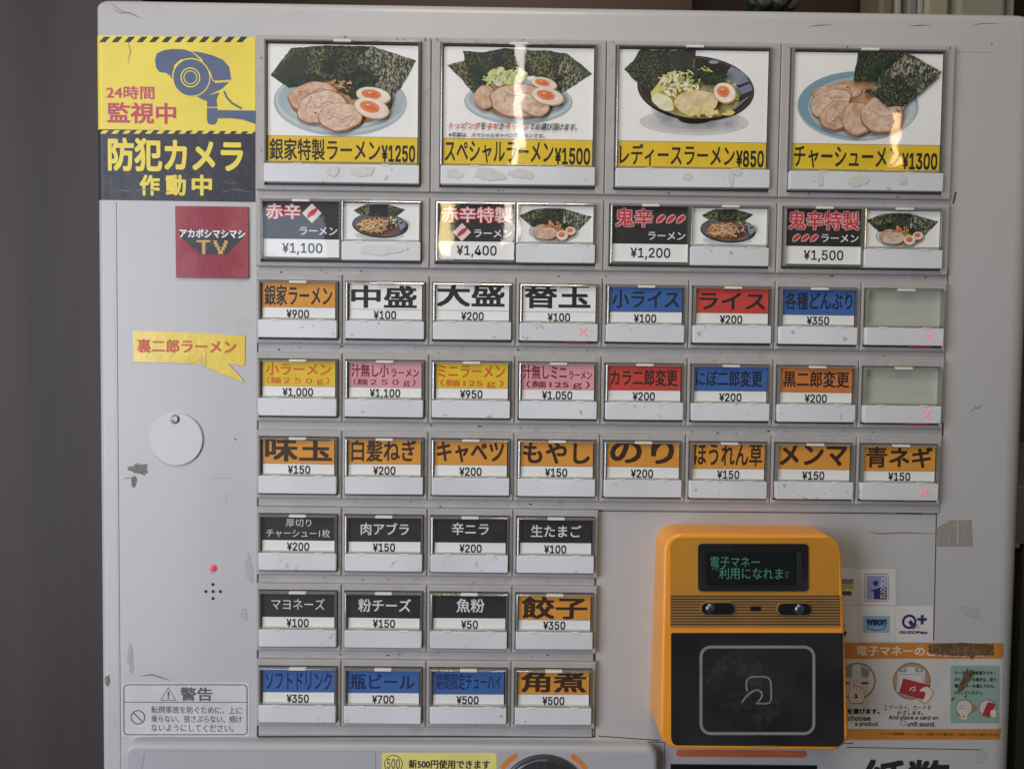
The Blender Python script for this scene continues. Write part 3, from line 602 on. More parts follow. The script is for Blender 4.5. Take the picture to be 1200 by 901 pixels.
BB = [bigb(0, ('銀家特製ラーメン', 64.0), '¥1250', d1, 'large button with a photo of ramen with nori, three pork slices and two egg halves, ¥1250'),
      bigb(1, ('スペシャルラーメン', 63.0), '¥1500', d2, 'large button with a photo of ramen, cabbage and a line of red print, ¥1500'),
      bigb(2, ('レディースラーメン', 67.0), '¥850', d3, 'large button with a photo of ramen in a black bowl, ¥850'),
      bigb(3, ('チャーシューメン', 62.5), '¥1300', d4, 'large button with a photo of ramen covered in pork slices, ¥1300')]
for i, blobs in enumerate([[(45, 77, 4, 2.5), (62, 77, 6, 3)], [(14, 77.5, 4.5, 2.6), (34, 77.5, 9, 3.4), (52, 77, 7, 2.6)], [(47, 77, 2.5, 2.4), (72, 77.5, 1.8, 4), (76, 75, 2.5, 1.2)], [(23, 77.5, 2, 3.5), (45, 78, 5.5, 3.3), (70, 77.2, 3, 2.6)]]):
    g = G()
    for j, (x, z, rx, rz) in enumerate(blobs): g.ell(x * mm, -z * mm, rx * mm, rz * mm, -0.00295 - j * 1e-5, STAIN, irr=.14, seed=i * 9 + j)
    obj('tape_stain', g.mesh('tape_stain'), BB[i])
PEPG = M('pepper_glow_print', (0.70, 0.42, 0.42), 0.5)
PEPT = M('pepper_tile_print', (0.80, 0.72, 0.72), 0.5)
def pepper(g, cx, cz, s, y, tile=True):
    if tile: g.flat([(cx - s, cz), (cx, cz - s), (cx + s, cz), (cx, cz + s)], y, PEPT)
    else: g.ell(cx, cz, s * 1.02, s * .55, y - 1e-5, PEPG, rot=R(45), irr=.05, seed=5)
    g.ell(cx, cz, s * (.62 if tile else .8), s * (.27 if tile else .34), y - 2e-5, REDINK, rot=R(40), irr=.08, seed=3); g.stroke([(cx + s * .35, cz + s * .3), (cx + s * .5, cz + s * .62)], s * .14, y - 4e-5, DRED)
def midb(i, head, nsz, pep, price, kind, label):
    o = button(i * 2, 2, MID, label); y = -0.0006; g = G()
    g.rect(5.0 * mm, -35.4 * mm, 48.4 * mm, -4.4 * mm, y, PAPER); g.rect(5.0 * mm, -25.2 * mm, 48.4 * mm, -4.4 * mm, y - 0.00004, BLACKPRINT)
    obj('card', g.mesh('card'), o); g = G(); g.rect(50.6 * mm, -27 * mm, 93.8 * mm, -4.4 * mm, y, PAPER); obj('card', g.mesh('card'), o)
    t = G(); ink = REDINK if head.startswith('鬼') else M('pale_pink_ink', (0.84, 0.70, 0.71), 0.5)
    ol = M('pink_outline_ink', (0.78, 0.45, 0.47), 0.5)
    x_0, x_1, zt, zb = nsz
    t.text(head, (x_0 - .25) * mm, -(zb + .25) * mm, (x_1 + .25) * mm, -(zt - .25) * mm, y - 0.0001, ol if ink is REDINK else REDINK, 0.05)
    t.text(head, x_0 * mm, -zb * mm, x_1 * mm, -zt * mm, y - 0.00014, ink, 0.012 if ink is REDINK else 0.016)
    t.text('ラーメン', 25.5 * mm, -22.8 * mm, 47 * mm, -18.2 * mm, y - 0.0001, W_, 0.016)
    for (px_, pz_, s_) in pep: pepper(t, px_ * mm, -pz_ * mm, s_ * mm, y - 0.00018, s_ > 3.5)
    obj('lettering', t.mesh('lettering'), o)
    t = G(); t.text(price, 15.5 * mm, -34.3 * mm, 38.5 * mm, -27.4 * mm, y - 0.0001, K, 0.012); obj('price_lettering', t.mesh('price_lettering'), o)
    d = (50.6 * mm, -26.3 * mm, 93.8 * mm, -4.4 * mm)
    if kind == 'A':
        p = Pic((0, 95, 1010, 605), d, y - 0.00004)
        for q, (a, b) in enumerate(((330, 60), (260, 44))): p.el(480, 520, a, b, SHADE[q])
        p.el(490, 382, 376, 168, BOWLK, 3); p.el(490, 375, 362, 152, BOWLG, 3); p.el(475, 392, 280, 122, M('red_broth_print', (0.30, 0.10, 0.05), 0.5, (0.16, 0.05, 0.03), 200))
        p.poly([(130, 190), (235, 135), (320, 100), (345, 105), (350, 255), (230, 250)], NORI2); p.poly([(340, 105), (600, 105), (610, 270), (350, 265)], NORI); p.poly([(600, 107), (825, 170), (700, 262), (590, 262)], NORI2)
        p.strands(410, 385, 190, 85, [CHILI, CHILI, PORK, NOOD], 120, 51 + i, 14); p.leafy(650, 345, 100, 75, [GREEN, WHITEC, BROTH, SHADE[2], GREEN], 50, 52 + i, .16)
        p.poly([(740, 300), (830, 330), (840, 400), (770, 450), (740, 380)], BOWLR); p.poly([(760, 350), (815, 335), (818, 350), (770, 372)], BOWLK)
    else:
        p = Pic((0, 130, 1020, 645), d, y - 0.00004)
        p.el(490, 470, 342, 158, BOWLB); p.el(492, 462, 330, 148, BOWLL); p.el(495, 478, 300, 122, BROTH)
        p.poly([(10, 262), (205, 180), (360, 160), (350, 400), (190, 415)], NORI2); p.poly([(355, 160), (620, 162), (620, 400), (350, 380)], NORI); p.poly([(615, 162), (1000, 266), (828, 446), (640, 420)], NORI3); p.poly([(170, 330), (350, 280), (380, 400), (190, 415)], GREEN)
        p.leafy(640, 400, 90, 40, [GREEN], 20, 61, .3); p.slice(290, 450, 100, 60, -30, 62); p.leafy(490, 385, 100, 45, [CHILI, YOLK, CHILI], 26, 63, .25); p.slice(385, 500, 152, 76, -8, 64, True)
        p.egg(710, 460, 68, 52, 0); p.egg(600, 522, 76, 62, 0)
    obj('food_photo', p.g.mesh('food_photo'), o)
    return o
MB = [midb(0, '赤辛', (6.2, 26.0, 5.2, 13.8), [(32.5, 10.4, 5.6)], '¥1,100', 'A', 'wide button reading 赤辛ラーメン with a dark bowl photo, ¥1,100'),
      midb(1, '赤辛特製', (6.6, 47.0, 5.4, 14.4), [(18.5, 20.0, 5.2)], '¥1,400', 'B', 'wide button reading 赤辛特製ラーメン with nori fan and eggs photo, ¥1,400'),
      midb(2, '鬼辛', (6.6, 28.0, 5.0, 15.6), [(32.6, 10.8, 3.4), (38.4, 10.8, 3.4), (44.2, 10.8, 3.4)], '¥1,200', 'A', 'wide button reading 鬼辛ラーメン in red with three peppers, ¥1,200'),
      midb(3, '鬼辛特製', (6.2, 47.2, 5.0, 15.8), [(11.0, 20.5, 3.0), (16.2, 20.5, 3.0), (21.4, 20.5, 3.0)], '¥1,500', 'B', 'wide button reading 鬼辛特製ラーメン in red with three peppers below, ¥1,500')]
g = G(); g.ell(72 * mm, -31 * mm, 11 * mm, 3 * mm, -0.00295, M('faint_residue', (0.62, 0.65, 0.64), 0.4), irr=.12, seed=4); obj('tape_stain', g.mesh('tape_stain'), MB[0])

# ------------------------------------------------------------------ machine details
def disc(g, cx, cz, r, yb, yf, mat, bev=0.0003, n=40, cap=None):
    rings = []
    for k, (ins, y) in enumerate(((0, yb), (0, yf + bev), (bev * .3, yf + bev * .3), (bev, yf))):
        rings.append([(cx + (r - ins) * math.cos(6.28318 * i / n), y, cz + (r - ins) * math.sin(6.28318 * i / n)) for i in range(n)])
    g.loop(rings, mat, cap=cap is None)
    if cap is not None: g.face(rings[-1], cap)
KCOV = M('lock_cover_white', (0.58, 0.59, 0.61), 0.35, (0.56, 0.57, 0.585), 20)
METAL = M('rivet_metal', (0.35, 0.34, 0.32), 0.35, (0.15, 0.14, 0.13), 500, metal=0.8)
cx, cz = at(207.5, 514.5, YP); r = 0.0153
g = G(); g.smooth = True; disc(g, cx, cz, r, YP + .0005, YP - 0.0011, KCOV); lc = put('lock_cover', g, mach)
g = G(); g.smooth = True; rx, rz = at(206, 490.8, YP); disc(g, rx, rz, 0.0027, YP - .0008, YP - 0.0020, METAL, bev=0.0009); put('rivet', g, lc)
g = G(); g.smooth = True; rx, rz = at(249.8, 665.5, YP); disc(g, rx, rz, 0.0021, YP + .0005, YP - 0.0016, M('indicator_red', (0.65, 0.10, 0.14), 0.25, emit=(0.9, .08, .14), estr=0.25), bev=0.0016); put('indicator_lamp', g, mach)
HOLE = M('speaker_hole_black', (0.01, 0.01, 0.01), 0.8)
for px_, py_ in ((249.7, 684.5), (241.3, 692.8), (249.7, 692.8), (258.3, 692.8), (249.7, 701)):
    g = G(); x_, z_ = at(px_, py_, YP); g.ell(x_, z_, 0.0009, 0.0009, YP - .0001, HOLE, n=16); g.ring(x_, z_, 0.00115, 0.00025, YP - 0.00015, PAINT, 16); put('speaker_hole', g, mach)
# coin panel (raised, lower left)
YC = YP - 0.007
a = at(143, 872, YC); b = at(773, 873, YC)
COINP = M('coin_panel_white', (0.43, 0.44, 0.465), 0.4, (0.41, 0.42, 0.44), 10, bump=0.08, bscale=800)
g = G(); g.smooth = True; g.plate(a[0], ZBOT + .01, b[0], (a[1] + b[1]) / 2, YP + .001, YC, COINP, r=0.008, bev=0.0035, seg=8, bseg=5); cp = put('coin_panel', g, mach)
g = G(); a2 = at(170, 880, YC); g.flat(pts([(169.5, 880), (163, 920), (440, 920), (440, 880)], YC), YC - 0.0002, COINP); g.stroke(pts([(169.5, 879.6), (163, 920)], YC), 0.0006, YC - 0.0003, M('soft_edge_grey', (0.36, 0.38, 0.42), .6)); put('overlay_film', g, cp)
cx, cz = at(637, 936.5, YC - .002); r = 0.0262
STEEL = M('brushed_steel', (0.30, 0.315, 0.33), 0.32, (0.22, 0.23, 0.25), 60, metal=0.9, stretch=(6, 1, 0.3))
g = G(); g.smooth = True; disc(g, cx, cz, r, YC + .0005, YC - 0.0018, M('dial_ring_dark', (0.10, 0.105, 0.115), 0.35, metal=.5), bev=0.001); dl = put('coin_dial', g, cp)
g = G(); g.smooth = True; disc(g, cx, cz, r - 0.002, YC - .0017, YC - 0.0026, STEEL, bev=0.0008); put('dial_face', g, dl)
ARC = M('orange_arc_print', (0.70, 0.23, 0.05), 0.45)
g = G()
for a0 in (35, 122): g.ring(cx, cz, r + 0.0055, 0.003, YC - 0.0001, ARC, 14, a0=R(a0), a1=R(a0 + 23))
put('orange_mark', g, cp)
# bill slot under the reader and its orange bar
g = G(); b_ = box_at(785, 895, 957, 930, YP); g.plate(b_[0], b_[1], b_[2], b_[3], YP + .0005, YP - .0004, M('slot_surround', (0.16, 0.155, 0.15), .5), r=.0006, bev=.0003, cap=M('bill_slot_black', (0.012, 0.012, 0.012), .25)); put('bill_slot', g, mach)
g = G(); b_ = box_at(792, 878.5, 945, 886.5, YP); g.plate(b_[0], b_[1], b_[2], b_[3], YP + .0005, YP - .0004, M('rust_orange_bar', (0.52, 0.15, 0.055), .5), r=.0019, bev=.0003); put('orange_bar', g, mach)
# paint chips, scratches, grime
CHIP = M('bare_metal_chip', (0.22, 0.205, 0.17), 0.6, (0.12, 0.11, 0.09), 500)
LIGHTSC = M('light_scratch', (0.70, 0.69, 0.67), 0.5); DARKSC = M('dark_scuff', (0.20, 0.18, 0.16), 0.6, (0.13, 0.12, 0.1), 300); SOFTSC = M('soft_scuff', (0.36, 0.355, 0.345), 0.6, (0.43, 0.428, 0.42), 900)
def chip(px_, py_, w_, h_, seed, mat=CHIP, irr=.16, rot=0):
    g = G(); x_, z_ = at(px_, py_, YP); g.ell(x_, z_, w_ * .00049 / 2, h_ * .00049 / 2, YP - .00012 - seed * 1e-6, mat, irr=irr, seed=seed, rot=R(rot), n=48)
    rr = random.Random(seed * 13)
    for j in range(16 if max(w_, h_) > 6 else 0):      # flakes round the edge
        a_ = rr.uniform(0, 6.28); k = rr.uniform(.75, 1.15); q = rr.uniform(.2, .9) * .0005
        g.ell(x_ + math.cos(a_) * k * w_ * .000245, z_ + math.sin(a_) * k * h_ * .000245, q * rr.uniform(.6, 1.6), q, YP - .00013 - seed * 1e-6 - j * 1e-7, mat, irr=.2, seed=j, n=12)
    put('paint_chip', g, mach)
g = G(); xx = XL + 0.0028; zz = at(127, 560, YP)[1]; yl = YP + 0.0042 * (1 - math.sin(math.acos(1 - 0.0028 / 0.0042)))
g.face([(XL + .0014, YP + .0032, zz - .015), (XL + .0046, YP + .0005, zz - .015), (XL + .0050, YP + .0002, zz + .002), (XL + .0042, YP + .0006, zz + .0155), (XL + .0016, YP + .0028, zz + .014)], CHIP); put('paint_chip', g, mach)
chip(162, 549, 20, 12, 1); chip(157, 564, 6, 13, 2); chip(168, 552, 9, 8, 3); chip(126, 797, 5, 13, 4); chip(153, 772, 7, 30, 5, SOFTSC, .2)
chip(1103, 466, 3, 3, 8, DARKSC); chip(1162, 52, 2, 2, 9, DARKSC); chip(276, 514.5, 3, 2, 10, DARKSC)
chip(292, 665, 8, 30, 11, SOFTSC, .25); chip(286, 720, 7, 14, 12, SOFTSC, .25); chip(1140, 640 + 78, 16, 14, 13, SOFTSC, .25); chip(1150, 886, 14, 16, 14, SOFTSC, .22, 30); chip(1129, 712, 8, 4, 15, SOFTSC)
g = G()
def scr(l, wd, mat=DARKSC):
    g.stroke(pts(l, YP), lambda t: wd * (0.25 + math.sin(3.14159 * min(max(t, .02), .98))), YP - 0.00011 - len(g.f) * 1e-7, mat)
scr([(131, 10), (141, 16), (152, 15), (166, 22)], .0004); scr([(128, 3), (140, 12), (160, 20)], .0003)
scr([(948, 31.5), (960, 30), (975, 29.5)], .0004); scr([(1065, 31), (1078, 30), (1091, 30)], .0004); scr([(1140, 30), (1150, 28), (1170, 28)], .0003)
scr([(1138, 482), (1143, 477), (1146, 479), (1150, 474)], .0005); scr([(1155, 488), (1156, 493)], .0003)
scr([(1018, 623), (1030, 625), (1060, 624), (1096, 625)], .0006, M('brown_scratch', (0.25, 0.17, 0.12), .6))
scr([(163, 792), (178, 790), (188, 793), (200, 797)], .0006); scr([(240, 560), (262, 560), (276, 560)], .0003, SOFTSC); scr([(265, 577), (265, 592)], .0005, SOFTSC)
scr([(144, 561), (150, 560), (158, 560)], .0004); scr([(1127, 668), (1137, 664)], .0004, SOFTSC); scr([(955, 596), (970, 594), (1000, 596)], .0008, SOFTSC)
scr([(146, 534), (151, 534)], .0005, SOFTSC); scr([(1115, 61), (1150, 61.5), (1168, 62)], .0003, SOFTSC); scr([(235, 412), (232, 400), (238, 388)], .0003, LIGHTSC)
put('scratch', g, mach)
# crumbs of dirt on the ledges above the rows
g = G(); rr = random.Random(77); DIRT = M('dirt_crumb', (0.09, 0.07, 0.055), .8)
for k in range(3, 9):
    z = rowz(k) + .0022
    for j in range(15 if k < 6 else 7):
        x = rr.uniform(X0 + .003, X0 + (.395 if k < 6 else .195)); s_ = rr.uniform(.00012, .0005); zz = z + rr.uniform(-.0016, .0018)
        g.ell(x, zz, s_ * rr.uniform(.8, 2.2), s_, YB - .0001 - j * 1e-6, DIRT, irr=.2, seed=j + k * 50, n=9)
for j in range(46):
    k = rr.choice((0, 1, 2, 3)); x = X0 + .1 * k + rr.choice((rr.uniform(.004, .096), rr.choice((.0035, .0965)))); z = rr.choice((.17933 - rr.uniform(.0005, .0022), .17933 - rr.uniform(.004, .08) if abs((x - X0) % .1 - .0035) < .002 or abs((x - X0) % .1 - .0965) < .002 else .17933 - rr.uniform(.0853, .0868)))
    s_ = rr.uniform(.00012, .00042); g.ell(x, z, s_, s_ * rr.uniform(.8, 1.8), -.00008 - j * 1e-6, DIRT, irr=.2, seed=j + 900, n=9)
put('dirt', g, mach, kind='stuff')
# note 紙幣 printed over the bill inlet
g = G(); b_ = box_at(1009, 889, 1112, 942, YP); g.text('紙幣', b_[0], b_[1], b_[2], b_[3], YP - .00015, K, .024); put('bill_lettering', g, mach)

# ================================================================== STICKERS
STY = M('sign_yellow', (0.78, 0.66, 0.09), 0.38, (0.72, 0.58, 0.08), 25, bump=.15, bscale=120); STK = M('sign_black', (0.026, 0.028, 0.038), 0.42, (0.036, 0.038, 0.05), 30, bump=.7, bscale=55)
SGB = M('sign_blue_grey', (0.085, 0.115, 0.20), 0.45, (0.10, 0.13, 0.21), 80); SGP = M('sign_crimson', (0.50, 0.07, 0.13), 0.45)
Y1 = YP - 0.0002
def root_at(name, px_, py_, label, cat, **kw):
    x_, z_ = at(px_, py_, YP); return thing(name, (x_, YP, z_), label, cat, **kw)
s = root_at('warning_sticker', 208, 235, 'yellow and black security camera warning sticker on the upper left of the machine', 'sticker')
def wrap(g, ztop_px, zbot_px, mat, off):
    zt = at(200, ztop_px, YP)[1]; zb = at(200, zbot_px, YP)[1]; xr = at(299.3, 140, YP)[0]; rl = 0.0042; xs = []
    for i in range(3, 9):
        a_ = math.pi / 2 * i / 8; xs.append((XL + rl * (1 - math.cos(a_)) - off * math.cos(a_), YP + rl * (1 - math.sin(a_)) - off * math.sin(a_) - .00005))
    xs.append((xr, YP - off))
    for i in range(len(xs) - 1): g.face([(xs[i][0], xs[i][1], zb), (xs[i + 1][0], xs[i + 1][1], zb), (xs[i + 1][0], xs[i + 1][1], zt), (xs[i][0], xs[i][1], zt)], mat)
g = G(); g.smooth = True; wrap(g, 50, 153, STY, .0002); wrap(g, 153, 235.5, STK, .0002); wrap(g, 43, 50, STY, .0002); put('backing_sheet', g, s)
for k in range(16):     # hazard stripes
    for (ya, yb_, st, w_, n_) in ((43.4, 50, 14.6, 7.4, 13), (153, 157, 13.2, 6.6, 15)):
        if k >= n_: continue
        x_ = 121 + k * st; 
        if x_ > 296: continue
        g = G()
        if ya > 100: g.flat(pts([(x_ - 4, yb_), (min(x_ + w_ - 4, 298), yb_), (min(x_ + w_, 299), ya), (x_, ya)], Y1), Y1 - .00005, STY)
        else: g.flat(pts([(x_ - 5, yb_), (min(x_ + w_ - 5, 298), yb_), (min(x_ + w_ + 1, 299), ya), (x_ + 1, ya)], Y1), Y1 - .00005, STK)
        put('hazard_stripe', g, s)
def tx(g, body, x0_, y0_, x1_, y1_, ink, bold=.02, y=None, Y=YP, sk=0):
    b_ = box_at(x0_, y0_, x1_, y1_, Y); g.text(body, b_[0], b_[1], b_[2], b_[3], Y1 - .0001 if y is None else y, ink, bold, skew=sk)
g = G(); tx(g, '24時間', 124.8, 101, 181.3, 116.8, SGP, .022); tx(g, '監視中', 125.9, 120.5, 206.7, 145.5, SGP, .026)
tx(g, '防犯カメラ', 126.9, 162.7, 285, 201.5, STY, .028); [tx(g, c_, x_, 205.3, x_ + 23.5, 229.5, STY, .028) for c_, x_ in (('作', 164), ('動', 194.5), ('中', 225))]; put('lettering', g, s)
g = G(); C1 = lambda l: pts([(100 + x / 3.75, y / 3.75) for x, y in l], Y1); yk = [Y1 - .00006]
def ly(): yk[0] -= .000015; return yk[0]
def cc(x, y, r, mat, n=40): q = C1([(x, y)])[0]; g.ell(q[0], q[1], r / 3.75 * .00049, r / 3.75 * .00049, ly(), mat, n=n)
g.flat(C1([(545, 330), (570, 366), (632, 362), (600, 392), (552, 415), (510, 432), (470, 420), (500, 330)]), ly(), SGB)
g.flat(C1([(470, 226), (510, 232), (560, 245), (605, 264), (632, 295), (642, 355), (566, 358), (548, 318), (528, 306), (514, 262)]), ly(), SGB)
g.flat(C1([(306, 266), (314, 237), (345, 222), (380, 217), (430, 218), (468, 228), (500, 258), (515, 292), (460, 262), (420, 262), (390, 288), (384, 356), (372, 334), (355, 322), (326, 318), (312, 300)]), ly(), SGB)
g.stroke(C1([(440, 219), (472, 230), (505, 262), (522, 300), (548, 316), (562, 358), (640, 354)]), .00045, ly(), STY)
cc(466, 342, 84, STY); cc(466, 342, 79, SGB); cc(462, 342, 43, STY); cc(462, 342, 38, SGB); cc(462, 342, 30, STY); cc(462, 342, 26, SGB)
g.flat(C1([(500, 432), (588, 408), (576, 440), (580, 470), (535, 470), (536, 446)]), ly(), SGB); g.flat(C1([(535, 476), (580, 476), (580, 530), (572, 545), (557, 549), (542, 545), (535, 530)]), ly(), SGB)
g.flat(C1([(575, 485), (748, 488), (748, 545), (690, 526), (640, 520), (575, 520)]), ly(), SGB); g.stroke(C1([(610, 402), (622, 430), (645, 455), (688, 478)]), .0010, ly(), SGB)
put('camera_pictogram', g, s)
g = G(); SM = M('sign_scuff', (0.30, 0.31, 0.34), .5, (0.10, 0.10, 0.12), 500, alpha=.5)
for q in ([(262, 213), (270, 215), (280, 214)], [(132, 222), (150, 224), (172, 222), (196, 226)], [(258, 226), (275, 222), (296, 226)], [(131, 205), (131.5, 234)], [(150, 48), (153, 60), (150, 75)]):
    g.stroke(pts(q, Y1), lambda t: .0007 * (.3 + math.sin(3.14159 * min(max(t, .03), .97))), Y1 - .00012, SM)
put('scuff', g, s)

def sheet(name, px_, py_, label, cat, poly, mat, thick=.0002, Y=YP, **kw):
    s = root_at(name, px_, py_, label, cat, **kw); g = G(); P_ = pts(poly, Y)
    a_ = sum(P_[i][0] * P_[(i + 1) % len(P_)][1] - P_[(i + 1) % len(P_)][0] * P_[i][1] for i in range(len(P_)))
    if a_ < 0: P_ = P_[::-1]
    g.loop([[(x, Y, z) for x, z in P_], [(x, Y - thick, z) for x, z in P_]], mat); put('sheet', g, s); return s
MAG = M('magnet_red', (0.25, 0.02, 0.035), 0.38, (0.31, 0.05, 0.065), 38, (0.45, 0.6), bump=.1)
s = sheet('magnet_sign', 249, 326, 'square red magnet reading アカボシマシマシTV beside the button panel', 'sticker', [(206.2, 242), (291.2, 243), (291.8, 326.5), (207.2, 325.2)], MAG, .0012)
C2 = lambda l: pts([(195 + x / 9.009, 235 + y / 9.009) for x, y in l], YP - .0012); ym = YP - .0013
g = G(); g.flat(C2([(132, 318), (832, 326), (808, 400), (628, 572), (366, 570), (165, 400)]), ym, STK); put('emblem', g, s)
g = G(); b_ = box_at(195 + 140 / 9.009, 235 + 306 / 9.009, 195 + 832 / 9.009, 235 + 396 / 9.009, YP - .0012); g.text('アカボシマシマシ', b_[0], b_[1], b_[2], b_[3], ym - .00006, WHITEINK, .03)
GOLD = M('gold_print', (0.66, 0.38, 0.13), .5)
for q in ((318, 420, 465, 442), (378, 440, 412, 568), (500, 424, 535, 460), (514, 456, 550, 492), (534, 488, 566, 524), (548, 520, 598, 568), (584, 490, 616, 530), (600, 456, 634, 496), (612, 424, 646, 460)):
    g.flat(C2([(q[0], q[1]), (q[2], q[1]), (q[2], q[3]), (q[0], q[3])]), ym - .00008 - q[0] * 1e-9, GOLD)
put('lettering', g, s)
TAPEY = M('yellow_tape', (0.78, 0.62, 0.10), 0.3, (0.74, 0.54, 0.06), 60, bump=.5, bscale=140, coat=.4)
C3 = lambda l: [(150 + x / 8, 380 + y / 8) for x, y in l]
s = sheet('tape_label', 222, 427, 'yellow tape strip reading 裏二郎ラーメン with one torn corner hanging down', 'label', C3([(50, 62), (400, 70), (700, 84), (1102, 112), (1096, 388), (930, 370), (1000, 440), (1092, 542), (900, 470), (730, 398), (640, 366), (56, 352)]), TAPEY, .0004)
g = G(); tx(g, '裏二郎ラーメン', 161, 397.5, 277, 414, M('tape_red_ink', (0.60, 0.12, 0.06), .5), .022, YP - .0006); put('lettering', g, s)
g = G(); g.flat(pts(C3([(655, 320), (722, 312), (722, 388), (700, 382), (655, 345)]), YP), YP - .0007, M('tape_fold', (0.62, 0.50, 0.16), .3)); g.stroke(pts(C3([(726, 250), (724, 392)]), YP), .0005, YP - .0008, M('tape_fold_light', (0.85, 0.76, 0.35), .3)); g.stroke(pts(C3([(940, 380), (1000, 440), (1080, 530)]), YP), .0006, YP - .0007, MATS['tape_fold_light']); put('fold', g, s)
# warning label 警告
LBG = M('label_grey_white', (0.60, 0.60, 0.60), .45); LINK = M('label_ink', (0.10, 0.10, 0.11), .5)
def rrp(x0_, y0_, x1_, y1_, r_, n=5):
    l = []
    for cx_, cy_, a0 in ((x1_ - r_, y0_ + r_, -90), (x1_ - r_, y1_ - r_, 0), (x0_ + r_, y1_ - r_, 90), (x0_ + r_, y0_ + r_, 180)):
        for i in range(n + 1): a_ = R(a0 + 90 * i / n); l.append((cx_ + r_ * math.cos(a_), cy_ + r_ * math.sin(a_)))
    return l
s = sheet('warning_label', 217, 862, 'white 警告 caution label with triangle and prohibition symbols at the lower left', 'label', rrp(142.5, 799, 292.5, 863, 4), LBG, .00015)
g = G(); g.stroke(pts(rrp(145.4, 801.8, 289.6, 860.2, 4.5), YP), .00055, Y1 - .00005, LINK, closed=True); g.stroke(pts([(145.6, 822.2), (289.4, 822.2)], YP), .0004, Y1 - .00006, LINK)
g.stroke(pts([(197.4, 805.2), (206.2, 819.8), (188.6, 819.8)], YP), .00065, Y1 - .00005, LINK, closed=True); tx(g, '!', 196.5, 809.5, 198.4, 818, LINK, .02)
tx(g, '警告', 211.4, 804.7, 249.2, 820.7, LINK, .018); q = at(161.8, 839.8, YP); g.ring(q[0], q[1], .0043, .0006, Y1 - .00005, LINK); g.stroke(pts([(156, 834), (167.6, 845.6)], YP), .0006, Y1 - .00007, LINK)
for t_, x1_, ya in (('転倒事故を防ぐために、上に', 283.5, 827), ('乗らない、揺さぶらない、傾け', 283.3, 837.6), ('ないようにしてください。', 273.8, 848.2)): tx(g, t_, 177.5, ya, x1_, ya + 8.4, LINK, .01)
put('lettering', g, s)
# 500 yen sticker on the coin panel
LY = M('pale_yellow_label', (0.80, 0.72, 0.24), .4)
s = sheet('coin_sticker', 515, 905, 'pale yellow sticker about new 500 yen coins left of the coin dial', 'sticker', rrp(447.5, 881.5, 582, 915, 3.5), LY, .00015, Y=YC)
g = G(); tx(g, '新500円使用できます', 479, 889.5, 574, 900, K, .022, YC - .0003, YC); q = at(461, 894.5, YC); g.ring(q[0], q[1], .0054, .00035, YC - .0003, K); tx(g, '500', 453.5, 888.5, 468.5, 900, NAVYINK, .01, YC - .0003, YC); g.rect(*box_at(540, 902, 575, 905, YC), YC - .0003, K); put('lettering', g, s)
# tape residues
RES = M('old_tape_residue', (0.36, 0.335, 0.30), .5, (0.325, 0.30, 0.265), 120, bump=.4, bscale=300, stretch=(3, 1, .4), alpha=.8)
s = sheet('tape_residue', 1118, 640, 'grey brown patch of old tape right of the small panel corner', 'tape', [(1098, 618), (1113, 609.5), (1138.5, 609), (1140, 640), (1098, 640)], RES, .0001)
g = G(); g.stroke(pts([(1122, 611), (1122.5, 638)], YP), .0008, YP - .00016, M('residue_crease', (0.46, 0.43, 0.38), .5)); g.stroke(pts([(1113.5, 611), (1113, 638)], YP), .0004, YP - .00016, MATS['residue_crease']); put('crease', g, s)

# payment marks
TILE = M('tile_white', (0.61, 0.60, 0.58), .4)
MK = M('mark_navy', (0.035, 0.035, 0.13), .4); MKR = M('mark_red', (0.45, 0.05, 0.07), .4); MKT = M('mark_teal', (0.22, 0.40, 0.46), .4); MKL = M('mark_lilac', (0.26, 0.27, 0.46), .4)
def tile(x0_, y0_, x1_, y1_, label): return sheet('payment_sticker', (x0_ + x1_) / 2, y1_, label, 'sticker', [(x0_, y0_), (x1_, y0_), (x1_, y1_), (x0_, y1_)], TILE, .00015, group='payment stickers beside the card reader')
s = tile(980, 666.6, 1006.4, 709, 'white square sticker with grey and yellow bars, half hidden by the reader')
g = G(); g.rect(*box_at(982, 678, 999.8, 683.5, YP), Y1 - .00005, M('mark_grey', (0.2, .2, .24), .5)); g.rect(*box_at(982, 683.5, 999.8, 689.5, YP), Y1 - .00005, M('mark_ochre', (0.50, 0.36, 0.12), .5)); tx(g, 'naco', 978, 692, 998, 697, K, .04); put('lettering', g, s)
s = tile(1007, 666.8, 1049.6, 708.6, 'white square sticker with a lilac framed emblem and vertical letters')
g = G(); g.stroke(pts(rrp(1013.2, 672.2, 1040.6, 703.6, 2), YP), .0004, Y1 - .00004, M('mark_brown', (0.22, 0.15, 0.10), .5), closed=True); g.flat(pts(rrp(1015.2, 674.2, 1038.8, 701.8, 1.2), YP), Y1 - .00006, MKL)
q = at(1025.8, 683, YP); g.ell(q[0], q[1], .0016, .0016, Y1 - .0001, MK); g.flat(pts([(1018, 691.6), (1030, 688.5), (1038.8, 687), (1038.8, 701.8), (1024, 701.8), (1023.6, 692.6)], YP), Y1 - .00009, MK)
v_, f_ = glyphs('SUGOCA', .03); xs_ = [p_[0] for p_ in v_]; zs_ = [p_[1] for p_ in v_]; bx = box_at(1031.5, 675.5, 1037.6, 700.5, YP); bb = len(g.v); w_i = g.mi(WHITEINK)
for p_ in v_:
    u_, t_ = (p_[0] - min(xs_)) / (max(xs_) - min(xs_)), (p_[1] - min(zs_)) / (max(zs_) - min(zs_)); g.v.append((bx[0] + t_ * (bx[2] - bx[0]), Y1 - .00013, bx[3] - u_ * (bx[3] - bx[1]) if False else bx[1] + (1 - u_) * (bx[3] - bx[1])))
